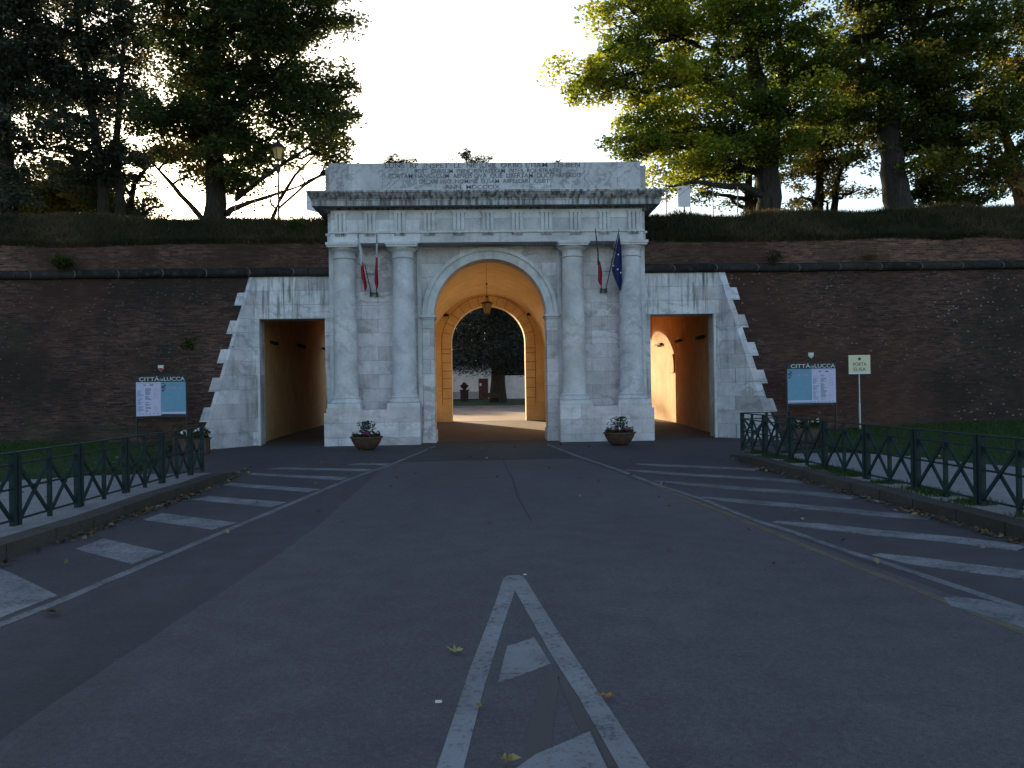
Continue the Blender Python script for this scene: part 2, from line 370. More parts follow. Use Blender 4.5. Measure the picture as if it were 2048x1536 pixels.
for i in range(len(sm)-1):
    a, b = np.array(sm[i]), np.array(sm[i+1]); n = max(1, int(np.linalg.norm(b-a)/.3))
    for k in range(n):
        p = a+(b-a)*k/n; seam.append((p[0]+rs.uniform(-.012, .012), p[1]+rs.uniform(-.012, .012)))
seam.append(sm[-1])
onground('carriageway', seam, M['asphalt_l'], .0028)
onground('road_patch', [(-2.5,-5.9),(-1.4,-5.94),(1.8,-6.0),(2.0,-4.6),(1.65,-.9),(1.62,1.2),(-1.62,1.2),(-1.6,-.9),(-2.3,-4.6)], M['asphalt_d'], .0042)
onground('road_crack', [(.22,-5.95),(.25,-8),(.29,-10),(.27,-12.5),(.33,-15),(.31,-15),(.245,-12.5),(.26,-10),(.225,-8),(.19,-5.95)], M['asphalt_d'], .0042)
struct(MB().sheet([(-9.2,1.2,.006),(9.2,1.2,.006),(9.2,18.5,.006),(-9.2,18.5,.006)]).build('passage_floor', asphalt('passage_paving', (.085,.062,.052), .2, cracks=False)))
struct(MB().sheet([(-60,17.2,.012),(60,17.2,.012),(60,47,.012),(-60,47,.012)]).build('town_road', M['far_road']))
# lawn of the town side, rising gently, with its kerb
b = MB(); b.sheet([(-80,47.4,.16),(80,47.4,.16),(80,58,.3),(-80,58,.3)]); b.sheet([(-80,58,.3),(80,58,.3),(80,95,.62),(-80,95,.62)]); struct(b.build('town_lawn', M['lawn']))
struct(MB().box(-80,80,47,47.4,0,.17).build('town_kerb', M['footpath'], smooth=False))

# raised pavements with kerbs
def edge_strip(pts, w, z0, z1, name, mat, side):
    b = MB(); n = len(pts)
    for i in range(n-1):
        (x0, y0, h0), (x1, y1, h1) = pts[i], pts[i+1]
        g = .011
        vs = [(x0,y0+g,0),(x0+side*w,y0+g,0),(x0+side*w,y0+g,h0+.004),(x0,y0+g,h0),(x1,y1-g,0),(x1+side*w,y1-g,0),(x1+side*w,y1-g,h1+.004),(x1,y1-g,h1)]
        b.add(vs, [(0,1,2,3),(7,6,5,4),(0,4,5,1),(1,5,6,2),(2,6,7,3),(3,7,4,0)])
    return struct(b.build(name, mat, smooth=False))
def kerb_pts(y0, y1, f, hend, sx):
    pts = []; y = y0; k = 0
    while y < y1-.01:
        yy = min(y1, y+.95); pts.append((sx*(f(y)+rs.uniform(-.02,.02)), y, hend(y)+rs.uniform(-.01,.012))); y = yy; k += 1
    pts.append((sx*f(y1), y1, hend(y1))); return pts
def fL(y): return 5.24 if y < -9.5 else 5.24+(y+9.5)*.15
def hL(y): return .15 if y < -9.5 else max(.015, .15-(y+9.5)*.085)
kl = kerb_pts(-30, -7.9, fL, hL, -1)
edge_strip(kl, .28, 0, .13, 'kerb_left', M['kerb'], -1)
def fR(y): return 5.40 if y < -9.5 else 5.40+.02*(y+9.5)
def hR(y): return .15 if y < -8 else max(.06, .15-(y+8)*.05)
kr = kerb_pts(-30, -6.55, fR, hR, 1)
edge_strip(kr, .28, 0, .13, 'kerb_right', M['kerb'], 1)
b = MB()
pl = [(x-.28, y, h) for x, y, h in kl]
for i in range(len(pl)-1):
    a, c = pl[i], pl[i+1]; b.sheet([(a[0],a[1],a[2]-.006),(c[0],c[1],c[2]-.006),(-14,c[1],c[2]-.006),(-14,a[1],a[2]-.006)])
struct(b.build('pavement_left', M['footpath'], smooth=False))
b = MB(); pr = [(x+.28, y, h) for x, y, h in kr]
for i in range(len(pr)-1):
    a, c = pr[i], pr[i+1]; b.sheet([(a[0],a[1],a[2]-.006),(c[0],c[1],c[2]-.006),(16,c[1],c[2]-.006),(16,a[1],a[2]-.006)])
struct(b.build('pavement_right', M['footpath'], smooth=False))
# lawns by the wall
LL = [(-60,-30),(-10.6,-30),(-9.9,-15),(-9.0,-10.3),(-8.1,-9.1),(-7.7,-8.0),(-7.8,-6.2),(-8.5,-4.2),(-8.8,-2.6),(-9.3,-2.0),(-9.3,0),(-60,0)]
LR = [(60,-30),(11.5,-30),(10.1,-15),(9.3,-11.3),(8.8,-8.9),(8.2,-7.5),(8.2,-5.6),(9.0,-3.6),(9.3,-2.4),(9.5,0),(60,0)]
def lz(x, y, s):
    return .155 + max(0, (abs(x)-9.2))*.03 + max(0, y+9)*(.012 if s > 0 else .004)
for nm, P, s in (('lawn_left', LL, -1), ('lawn_right', LR, 1)):
    c = (s*14, -5); b = MB(); n = len(P)
    top = [(p[0], p[1], lz(p[0], p[1], s) if abs(p[0]) < 59 else .7) for p in P]
    for i in range(n): b.sheet([top[i], top[(i+1) % n], (c[0], c[1], lz(*c, s))])
    for i in range(n): q_ = top[i], top[(i+1) % n]; b.sheet([(q_[0][0],q_[0][1],-.01),(q_[1][0],q_[1][1],-.01),q_[1],q_[0]])
    struct(b.build(nm, M['lawn'], smooth=False))

# painted markings
def stroke(pts, w, name, mat, z):
    b = MB(); p = [np.array(q[:2]) for q in pts]; L = []; Rr = []
    P = []
    for i in range(len(p)-1):
        n = max(1, int(np.linalg.norm(p[i+1]-p[i])/.35))
        for k in range(n): P.append(p[i]+(p[i+1]-p[i])*k/n)
    P.append(p[-1])
    for i, q in enumerate(P):
        t = P[min(i+1, len(P)-1)]-P[max(i-1, 0)]; t = t/np.linalg.norm(t); nn = np.array((-t[1], t[0]))
        ww = (w if not callable(w) else w(i/(len(P)-1)))/2
        L.append(q+nn*(ww+rs.uniform(-.006, .006))); Rr.append(q-nn*(ww+rs.uniform(-.006, .006)))
    for i in range(len(P)-1):
        b.sheet([(*L[i], z), (*L[i+1], z), (*Rr[i+1], z), (*Rr[i], z)])
        b.sheet([(*L[i], z), (*L[i+1], z), (*L[i+1], 0), (*L[i], 0)]); b.sheet([(*Rr[i], z), (*Rr[i+1], z), (*Rr[i+1], 0), (*Rr[i], 0)])
    return struct(b.build(name, mat, smooth=False))
G = lambda x, y: gnd(x, y)[:2]
stroke([(-3.98,-21.5),(-3.89,-19.23),(-3.79,-18.59),(-3.41,-14.88),(-2.83,-9.53),(-2.37,-6.72),(-1.95,-3.2)], .105, 'edge_line_left', M['paint_f'], .0052)
stroke([(-1.95,-3.2),(-1.68,-.7)], .07, 'edge_line_left_end', M['paint_f'], .0052)
BARS = [[(-140,1085),(22,1146.5),(115,1191.5),(15,1230),(-120,1300)],
 [(150,1098.6),(207,1077.6),(328,1104.6),(263.6,1128.6)], [(286,1040),(323.5,1026.7),(475,1046),(425,1059.7)],
 [(380.5,999.7),(418,992.3),(573,1005),(541,1014.7)], [(443,971),(461,966),(642,978.7),(617,984.5)],
 [(497,949.5),(506,946.5),(699,955),(681.6,960.5)], [(535,938.0),(558.6,935.0),(746,938.5),(734,942.8)], [(694,929.5),(722.7,926.2),(780,927.2),(772,930.5)]]
for B in BARS: onground('hatch_bar', [G(*p) for p in B], M['paint'], .0052)
stroke([(1.66,-.9)]+[G(*p) for p in [(1151,911),(1237,940),(1312,969),(1407.6,1000),(1510,1041),(1578,1061.6),(1677,1097),(1784,1131),(1908,1172),(2048,1219),(2300,1310)]], .10, 'edge_line_right', M['paint_f'], .0052)
stroke([G(*p) for p in [(1312,973),(1440,1022),(1627.5,1100),(1777.5,1159),(1908.7,1209),(2048,1266),(2300,1370)]], .10, 'yellow_line', M['paint_y'], .0052)
for k, P in enumerate([[(1271,928),(1330,931),(1391,933.5),(1517,940)], [(1250,940),(1373,949.5),(1510,957),(1613,965)],
  [(1312,962.5),(1407.6,971),(1510,979.6),(1613,986.5),(1715,996.7)], [(1401,995),(1510,1005),(1647,1017),(1752,1028),(1862,1036)],
  [(1549,1044),(1643,1053),(1752,1065.6),(1908.7,1079.7),(2048,1097)], [(1752,1109),(1830.6,1122),(1908.7,1133),(2048,1150),(2200,1168)],
  [(1900,1195),(1940,1208),(2002,1225),(2048,1239),(2200,1285)]]):
    stroke([G(*p) for p in P], lambda t: .12+.25*min(1, t*5), 'hatch_bar', M['paint_f'] if k not in (4, 5) else M['paint'], .0066)
# the nose marking in front
c6 = lambda x, y: G(820+x/3.523, 1100+y/3.523)
onground('nose_marking', [c6(*p) for p in [(740,290),(650,550),(515,1000),(380,1536),(300,1900),(80,1900),(190,1536),(420,850),(600,380),(655,210),(672,190),(693,183),(740,180),(775,182),(800,193),(815,212),(1000,510),(1350,1040),(1680,1536),(1920,1900),(1700,1900),(1470,1536),(1180,1030),(1000,750)]], M['paint_n'], .0058)
onground('nose_bar', [c6(*p) for p in [(685,680),(740,668),(875,618),(990,805),(790,885),(620,940)]], M['paint_n'], .0058)
onground('nose_bar', [c6(*p) for p in [(880,1450),(1265,1285),(1385,1536),(1500,1780),(600,1900),(700,1580)]], M['paint_n'], .0058)
onground('ghost_marking', [c6(*p) for p in [(960,860),(1060,830),(1010,1250),(990,1450),(790,1536),(830,1250)]], M['stain'], .0046)
onground('ghost_marking', [c6(*p) for p in [(1040,900),(1090,900),(1290,1230),(1460,1536),(1400,1536),(1280,1270),(1200,1290)]], M['stain'], .0046)

# ------------------------------------------------------------------ the city gate
gate = thing('city_gate', 'monumental grey marble city gate with four columns and an arched passage in the middle', 'city gate')
AX, AR, AZ = .05, 1.80, 4.05     # arch centre, radius, spring height
def arc(cx, cz, r, a0, a1, n, rz=None): return [(cx+r*math.cos(a), cz+(rz or r)*math.sin(a)) for a in np.linspace(a0, a1, n)]
# wall of the centre with the arched opening
b = MB(); op = arc(AX, AZ, AR, math.pi, 0, 33)
for s in (-1, 1):
    xi = AX+s*AR
    b.slab([(xi, 0), (xi, AZ), (s*4.98, AZ), (s*4.98, 0)] if s > 0 else [(s*4.98, 0), (s*4.98, AZ), (xi, AZ), (xi, 0)], .9, 1.7)
for i in range(32):
    (x0, z0), (x1, z1) = op[i], op[i+1]
    b.slab([(x0, z0), (x1, z1), (x1, 6.4), (x0, 6.4)], .9, 1.7)
b.box(-4.98, AX-AR, .9, 1.7, AZ, 6.4); b.box(AX+AR, 4.98, .9, 1.7, AZ, 6.4)
b.build('wall', M['ashlar'], gate)
# raised flat frame strips around the middle bay and at the outer edges
b = MB()
for x0, x1 in ((-2.26,-2.12),(2.20,2.34)): b.box(x0, x1, .84, .92, 1.15, 6.26)
for s in (-1, 1): b.box(min(s*4.74, s*5.0), max(s*4.74, s*5.0), .62, .95, 1.15, 6.3)
b.build('pilaster_strip', M['trim'], gate)
# archivolt
b = MB(); inn = arc(AX, AZ, AR-.012, math.pi, 0, 49); mid = arc(AX, AZ, AR+.24, math.pi, 0, 49); out = arc(AX, AZ, AR+.36, math.pi, 0, 49)
for i in range(48):
    b.slab([inn[i], inn[i+1], mid[i+1], mid[i]], .82, .95)
    b.slab([mid[i], mid[i+1], out[i+1], out[i]], .76, .95)
b.build('archivolt', M['trim'], gate)
for s in (-1, 1):
    xi = AX+s*AR; xo = AX+s*(AR+.36)
    lo, hi = min(xi, xo), max(xi, xo)
    b = MB(); b.box(lo-.02, hi+.02, .78, 1.75, 3.92, 3.98); b.box(lo-.06, hi+.06, .72, 1.8, 3.98, 4.05); b.box(lo, hi, .82, .93, 3.68, 3.92); b.box(lo-.015, hi+.015, .80, .93, 3.64, 3.68)
    b.build('impost', M['trim'], gate)
    b = MB(); b.box(lo, hi, .82, .93, .38, 3.64); b.box(lo-.04, hi+.04, .70, 1.72, 0, .38); b.build('arch_pier', M['ashlar'], gate)
# pedestals
for s in (-1, 1):
    b = MB(); x0, x1 = sorted((s*2.17, s*5.1))
    b.box(x0, x1, .0, .95, 0, 1.02)
    for cx in (2.66, 4.5):
        c = s*cx+(.0); b.box(max(c-.53, x0), min(c+.53, x1), -.004, .95, 1.02, 1.16)
    b.box(x0+.3, x1-.3, .06, .95, 1.0, 1.10)
    b.build('pedestal', M['ashlar2'], gate)
# columns
for i, (cx, mt) in enumerate(((-4.49,'shaft_y'),(-2.67,'shaft'),(2.67,'shaft_y'),(4.50,'shaft'))):
    zs = np.linspace(1.50, 5.80, 12)
    prof = [(.40, 1.47), (.395, 1.52)]+[(.375-.045*((z-1.5)/4.3)**1.7, z) for z in zs[1:]]
    sh = MB().lathe(prof, (cx, .5, 0), 36).build('column', M[mt], gate)
    b = MB(); b.box(cx-.50, cx+.50, 0.0, .98, 1.16, 1.29)
    b.lathe([(.47,1.29),(.495,1.32),(.495,1.36),(.46,1.40),(.425,1.41),(.42,1.44),(.44,1.45),(.445,1.475),(.42,1.50)], (cx, .5, 0), 36); b.build('base', M['trim'], sh)
    b = MB(); b.lathe([(.325,5.78),(.365,5.80),(.365,5.83),(.33,5.85),(.335,5.98),(.36,5.99),(.36,6.01),(.39,6.03),(.45,6.09),(.46,6.12)], (cx, .5, 0), 36)
    b.box(cx-.47, cx+.47, .02, .98, 6.12, 6.18); b.box(cx-.50, cx+.50, -.01, .98, 6.18, 6.262); b.build('capital', M['trim'], sh)
# entablature
b = MB(); b.box(-4.87, 4.88, .2, 1.7, 6.262, 6.56); b.box(-5.02, -4.87, .52, 1.7, 6.262, 6.56); b.box(4.88, 5.02, .52, 1.7, 6.262, 6.56); b.build('architrave', M['frieze'], gate)
fr = MB(); fr.box(-4.85, 4.86, .21, 1.7, 6.62, 7.28); fr.box(-5.0, -4.85, .54, 1.7, 6.62, 7.28); fr.box(4.86, 5.0, .54, 1.7, 6.62, 7.28); fr = fr.build('frieze', M['frieze'], gate)
b = MB(); b.box(-4.91, 4.92, .155, 1.7, 6.56, 6.62); b.box(-5.07, -4.91, .48, 1.7, 6.56, 6.62); b.box(4.92, 5.07, .48, 1.7, 6.56, 6.62); b.build('taenia', M['trim'], gate)
for k in range(11):
    cx = -4.547+k*.9125
    b = MB()
    for j in range(3): b.slab([(cx-.17+j*.125, 6.62), (cx-.17+j*.125+.09, 6.62), (cx-.17+j*.125+.09, 7.16), (cx-.17+j*.125, 7.16)], .145, .23)
    b.box(cx-.185, cx+.185, .195, .23, 6.62, 7.14); b.box(cx-.20, cx+.20, .145, .23, 7.16, 7.25); b.build('triglyph', M['trim'], fr)
    b = MB(); b.box(cx-.18, cx+.18, .165, .22, 6.53, 6.56)
    for j in range(6): b.lathe([(.012, 6.53), (.022, 6.475)], (cx-.15+j*.06, .182, 0), 8)
    b.build('guttae', M['cornice'], fr)
# cornice: one moulding profile run round three sides
prof = [(.00,7.28),(.0,7.28),(.10,7.30),(.14,7.36),(.50,7.345),(.50,7.50),(.52,7.505),(.52,7.53),(.56,7.57),(.62,7.64),(.66,7.71),(.68,7.715),(.68,7.775),(.10,7.90),(.0,7.905)]
def ring(d): return [(-5.02-d*.78, 1.7), (-5.02-d*.78, .50-d*.1), (-4.86-d*.78, .50-d*.1), (-4.86-d*.78, .21-d), (4.87+d*.78, .21-d), (4.87+d*.78, .50-d*.1), (5.02+d*.78, .50-d*.1), (5.02+d*.78, 1.7)]
def ring(d): return [(-5.0-d*.72, 2.3), (-5.0-d*.72, .35-d), (5.0+d*.72, .35-d), (5.0+d*.72, 2.3)]
b = MB()
for i in range(len(prof)-1):
    A, B_ = ring(prof[i][0]), ring(prof[i+1][0])
    for k in range(3): b.sheet([(*A[k], prof[i][1]), (*A[k+1], prof[i][1]), (*B_[k+1], prof[i+1][1]), (*B_[k], prof[i+1][1])])
b.box(-5.04, 5.04, .37, 2.3, 7.262, 7.89)
b.build('cornice', M['cornice'], gate)
b = MB(); b.box(-4.96, 4.90, .22, .45, 7.86, 7.925); b.build('attic_fillet', M['trim'], gate)
at_ = MB(); at_.box(-4.90, 4.84, .27, 1.9, 7.925, 8.76); at_.box(-5.06, -4.90, .55, 1.9, 7.87, 8.72); at_.box(4.84, 5.06, .55, 1.9, 7.87, 8.72)
attic = at_.build('attic', M['attic'], gate)

def text_mesh(body, size, cx, z, y, mat, name, parent, align='CENTER', bold=0.0, width=None, depth=.004, sx=1.0, space=1.0):
    cu = bpy.data.curves.new(name, 'FONT'); cu.body = body; cu.size = size; cu.align_x = align; cu.extrude = depth; cu.offset = bold; cu.space_word = space
    o = bpy.data.objects.new(name, cu); col.objects.link(o); bpy.context.view_layer.update()
    me = bpy.data.meshes.new_from_object(o.evaluated_get(bpy.context.evaluated_depsgraph_get()))
    bpy.data.objects.remove(o)
    n = len(me.vertices); a = np.empty(n*3); me.vertices.foreach_get('co', a); a = a.reshape(-1, 3)
    if width: sx = width/(a[:, 0].max()-a[:, 0].min())
    w = np.stack([cx+a[:, 0]*sx, y-a[:, 2], z+a[:, 1]], 1); me.vertices.foreach_set('co', w.ravel()); me.update()
    me.materials.clear(); me.materials.append(mat); r = bpy.data.objects.new(name, me); col.objects.link(r)
    if parent: r.parent = parent
    return r
for (t, x0, x1, y0, y1) in [('LUNS  RP  INSPET  LE  NE IUVE  ORBIS ETIAM  TIS BEN', 770, 1160, 326, 336), ('POST  CURSUM  PRINCIP  VIASSXAM  INTER  ROI  STRATAS', 829, 1123, 338, 346.5),
    ('PORTAM HANC  CUM  AENEIS QVA  QUE  LIBERTAM  DUCIT  APERUIT', 777, 1163, 347.5, 356.5), ('DEQUE SUO  NOMINE  ELISAM  APPELLARI  IUSSIT', 838, 1098, 359, 367), ('ANN  MDCCCIX', 890, 1000, 370, 378)]:
    p0 = at(x0, y1, .26); p1 = at(x1, y0, .26); h = (y1-y0)*mpp(.26)
    text_mesh(t, h/.70, (p0[0]+p1[0])/2, p0[2], .266, M['inscr'], 'inscription', attic, width=p1[0]-p0[0], depth=.001, bold=.0015)

# passage through the middle: pale ochre vault
b = MB(); HW, VS, VC = 2.9, 3.6, 6.55
v0 = [(-HW+.08, 0)]+arc(.08, VS, HW, math.pi, 0, 41, VC-VS)+[(HW+.08, 0)]
for i in range(len(v0)-1):
    b.sheet([(v0[i][0], 1.7, v0[i][1]), (v0[i+1][0], 1.7, v0[i+1][1]), (v0[i+1][0], 17, v0[i+1][1]), (v0[i][0], 17, v0[i][1])])
b.build('vault', M['plaster'], gate)
def endwall(cx, hw, zs, top, x0, x1, ztop, y0, y1, mat, name, parent, n=24):
    b = MB(); o_ = arc(cx, zs, hw, math.pi, 0, n, top-zs)
    b.box(x0, cx-hw, y0, y1, 0, ztop); b.box(cx+hw, x1, y0, y1, 0, ztop)
    for i in range(n-1):
        b.slab([o_[i], o_[i+1], (o_[i+1][0], ztop), (o_[i][0], ztop)], y0, y1)
    return b.build(name, mat, parent)
endwall(.15, 1.90, 4.07, 5.97, -3.2, 3.3, 7.0, 17.0, 17.9, M['plaster'], 'inner_arch', gate, 33)
# incised ring of joints round the inner arch
b = MB(); rr = arc(.15, 4.07, 1.90+.50, math.pi, 0, 33)
for i in range(32): b.bar((rr[i][0], 16.99, rr[i][1]), (rr[i+1][0], 16.99, rr[i+1][1]), .02, .02)
for s in (-1, 1):
    x = .15+s*2.4; b.bar((x, 16.99, .9), (x, 16.99, 4.07), .025, .02)
    for z in (1.2, 1.72, 2.22, 2.62, 3.05, 3.5, 3.75): b.bar((.15+s*1.93, 16.99, z), (x, 16.99, z+rs.uniform(-.02,.02)), .02, .022)
for k in range(1, 14):
    a = math.pi*k/14; b.bar((.15+1.93*math.cos(a), 16.99, 4.07+1.93*math.sin(a)), (.15+2.38*math.cos(a), 16.99, 4.07+2.38*math.sin(a)), .018, .018)
b.build('incised_joints', M['crack'], gate)

# side wings: door panel, splayed reveal, toothed quoins on the battered wall
YB = -.75                        # foot of the battered wall
def ybat(z): return .9-(5.34-z)/5.34*(.9-YB)
def xf(z): return 7.45+.66*(.9-ybat(z))
COURSES = [(5.34,4.83,7.56,7.66),(4.83,4.42,7.87,7.95),(4.42,3.93,7.71,7.83),(3.93,3.51,8.03,8.12),(3.51,3.03,7.92,8.02),(3.03,2.6,8.24,8.33),(2.6,2.15,8.12,8.21),(2.15,1.73,8.42,8.51),(1.73,1.26,8.31,8.41),(1.26,.83,8.60,8.70),(.83,.42,8.48,8.60),(.42,-.02,8.60,8.70)]
PASS_L = [(1.6,7.42,5.2),(2.8,7.60,5.25),(5.7,7.82,5.4),(9.7,7.97,5.7),(16,8.14,6.0),(17.0,8.14,6.1)]
PASS = [(1.6,7.42,5.2),(2.8,7.80,5.3),(6.6,8.1,5.6),(11.5,8.60,6.3),(13.8,8.66,6.55),(17.0,8.60,6.6)]
for s, wn in ((-1, 'left'), (1, 'right')):
    wing = gate
    b = MB()
    x = lambda a, c: sorted((s*a, s*c))
    b.box(*x(7.32, 7.45), .9, 1.7, 0, 4.0); b.box(*x(4.98, 5.21), .93, 1.7, 0, 4.0); b.box(*x(4.98, 7.45), .9, 1.7, 4.0, 5.34)
    pw = b.build('side_wing', M['wing'], wing)
    b = MB(); b.add([(s*7.45,.9,5.34),(s*7.45,.9,0),(s*xf(0),YB,0)], [(0,1,2)])
    b.build('reveal', M['quoin'], pw); bb = [MB(), MB()]
    for k, (z1, z0, xa, xb) in enumerate(COURSES):
        dx = .0 if s < 0 else .10
        P = [(s*xf(z1), ybat(z1), z1), (s*(xa+dx), ybat(z1), z1), (s*(xb+dx), ybat(z0), z0), (s*xf(z0), ybat(z0), z0)]
        e = .03+.008*(k % 2)
        bb[(k*5//2) % 2].add(P+[(p[0], p[1]-e, p[2]-.004) for p in P], [(0,1,2,3),(7,6,5,4),(0,4,5,1),(1,5,6,2),(2,6,7,3),(3,7,4,0)])
    bb[0].build('quoins', M['quoin'], pw); bb[1].build('quoins', M['quoin_w'], pw)
    # door frame strip
    b = MB(); b.box(*x(7.26, 7.335), .87, 1.0, 0, 4.0); b.build('door_frame', M['trim'], pw)
    # side passage
    b = MB(); P = PASS if s > 0 else PASS_L; H = 5.25; pcx = 7.60 if s > 0 else -7.12; phw = 1.0 if s > 0 else .8
    for i in range(len(P)-1):
        (y0, o0, i0), (y1, o1, i1) = P[i], P[i+1]
        for a0, a1 in ((o0, o1), (i0, i1)): b.sheet([(s*a0, y0, 0), (s*a1, y1, 0), (s*a1, y1, H), (s*a0, y0, H)])
        b.sheet([(s*o0, y0, H), (s*o1, y1, H), (s*i1, y1, H), (s*i0, y0, H)])
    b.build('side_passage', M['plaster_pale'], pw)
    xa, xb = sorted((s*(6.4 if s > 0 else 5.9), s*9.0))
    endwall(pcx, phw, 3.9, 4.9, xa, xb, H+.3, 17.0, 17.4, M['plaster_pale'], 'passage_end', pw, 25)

# ------------------------------------------------------------------ ramparts: brick walls, cordon, grass bank
for s, wn in ((-1, 'left'), (1, 'right')):
    w = thing('rampart_wall', ('dark old brick rampart wall left of the gate', 'dark old brick rampart wall right of the gate, behind the cream sign')[s > 0], 'wall')
    b = MB(); E_ = 70
    b.sheet([(s*E_, YB, 0), (s*(xf(0)+.0), YB, 0), (s*7.45, .9, 5.34), (s*E_, .9, 5.34)])
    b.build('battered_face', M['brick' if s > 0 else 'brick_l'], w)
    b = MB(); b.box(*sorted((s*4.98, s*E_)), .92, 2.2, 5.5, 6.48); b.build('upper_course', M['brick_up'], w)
    b = MB(); pr_ = [(.9,5.33),(.79,5.345),(.74,5.40),(.73,5.46),(.75,5.53),(.80,5.58),(.92,5.63)]
    xs = [5.0]
    while xs[-1] < E_: xs.append(xs[-1]+rs.uniform(.6, 1.7))
    for i in range(len(xs)-1):
        dz = rs.uniform(-.012, .012); dy = rs.uniform(-.012, .012)
        A = [(s*(xs[i]+.006), y+dy, z+dz) for y, z in pr_]; B_ = [(s*(xs[i+1]-.006), y+dy, z+dz) for y, z in pr_]
        b.add(A+B_, [(k, k+1, k+8, k+7) for k in range(6)]+[tuple(range(7)), tuple(range(7, 14))])
    b.build('cordon', M['cordon'], w)
# bank and rampart top (earth), with a ragged grassy crest
def crest(x): return 7.62+.10*math.sin(x*.37+1)+.05*math.sin(x*1.3)+(.12 if x > 9 else 0) - (.12 if 4 < x < 6.6 else 0)
def cresty(x): return 3.2+.15*math.sin(x*.5)
b = MB(); xs = np.concatenate([np.arange(-72, 72.1, .4)])
rows = 9; prev = None
for xi, x in enumerate(xs):
    if abs(x) < 5.0: pass
    rowp = []
    for k in range(rows):
        t = k/(rows-1); y = .98+(cresty(x)-.98)*t; z = 6.42+(crest(x)-6.42)*(1-(1-t)**1.35)
        n = .05*math.sin(x*1.13+k*1.7+math.sin(x*.41)*3)+rs.uniform(-.06, .06)
        rowp.append((x, y-(.0 if k in (0,) else n*.4)-(.06 if k == 1 else 0), z+((n*.35 if k < rows-1 else n*.25) if k > 0 else 0)))
    rowp.append((x, 5.2, crest(x)+.06)); rowp.append((x, 15.5, crest(x)-.1)); rowp.append((x, 17.3, 6.6)); 
    if prev and not (abs(x) < 5.2 and abs(x-.4) < 5.2):
        for k in range(len(rowp)-1): b.sheet([prev[k], rowp[k], rowp[k+1], prev[k+1]])
    prev = rowp
b.sheet([(-5.3,1.9,7.55),(5.5,1.9,7.55),(5.5,17,7.55),(-5.3,17,7.55)])
bank = struct(b.build('rampart_bank', M['bank'], fix=True))
b = MB(); b.box(-72, -8.9, 17.0, 17.4, 0, 6.7); b.box(8.9, 72, 17.0, 17.4, 0, 6.7); b.box(-5.95, -3.15, 17.0, 17.38, 0, 6.9); b.box(3.25, 6.45, 17.0, 17.38, 0, 6.9)
b.box(-3.3, 3.3, 17.92, 18.1, 6.6, 7.6); b.box(-9, -3.3, 17.42, 17.8, 5.7, 7.6); b.box(3.3, 9, 17.42, 17.8, 5.7, 7.6)
tag(b.build('rampart_inner_wall', M['plaster_pale'], smooth=False), 'plastered town side wall of the rampart behind the passages', 'wall')

# ------------------------------------------------------------------ leaves, blades and trees (numpy meshes)
def fast_mesh(name, V, Fq, mat, parent=None, tint=None, tris=None):
    me = bpy.data.meshes.new(name); nf = len(Fq); k = Fq.shape[1]
    me.vertices.add(len(V)); me.vertices.foreach_set('co', V.astype(np.float32).ravel())
    me.loops.add(nf*k); me.loops.foreach_set('vertex_index', Fq.astype(np.int32).ravel())
    me.polygons.add(nf); me.polygons.foreach_set('loop_start', np.arange(0, nf*k, k, dtype=np.int32))
    if tint is not None:
        a = me.attributes.new('tint', 'FLOAT', 'FACE'); a.data.foreach_set('value', tint.astype(np.float32))
    me.update(calc_edges=True); me.materials.append(mat)
    o = bpy.data.objects.new(name, me); col.objects.link(o)
    if parent: o.parent = parent
    return o
def leaf_quads(C, L, W, rg, flat=.6, droop=.25):
    n = len(C); a = rg.uniform(0, 2*np.pi, n)
    d = np.stack([np.cos(a), np.sin(a), rg.normal(-droop, .35, n)], 1); d /= np.linalg.norm(d, axis=1)[:, None]
    up = np.stack([rg.normal(0, flat, n), rg.normal(0, flat, n), np.ones(n)], 1)
    s = np.cross(d, up); s /= (np.linalg.norm(s, axis=1)[:, None]+1e-9)
    l = (L*rg.uniform(.6, 1.25, n))[:, None]; w = (W*rg.uniform(.6, 1.25, n))[:, None]
    nrm = np.cross(s, d)
    V = np.stack([C-d*l*.5, C+s*w*.5+nrm*w*.12, C+d*l*.5, C-s*w*.5+nrm*w*.12], 1).reshape(-1, 3)
    return V, np.arange(4*n).reshape(-1, 4)
def smooth_path(p, q, rg, bend=.12, up=.15, n=7):
    p = np.array(p); q = np.array(q); d = np.linalg.norm(q-p); t = np.linspace(0, 1, n)[:, None]
    off = rg.normal(0, bend*d, 3); w = np.sin(t*np.pi)
    pts = p+(q-p)*t+w*off*.5; pts[:, 2] += (w[:, 0]*up*d); pts[1:-1] += rg.normal(0, .02*d, (n-2, 3)); return pts
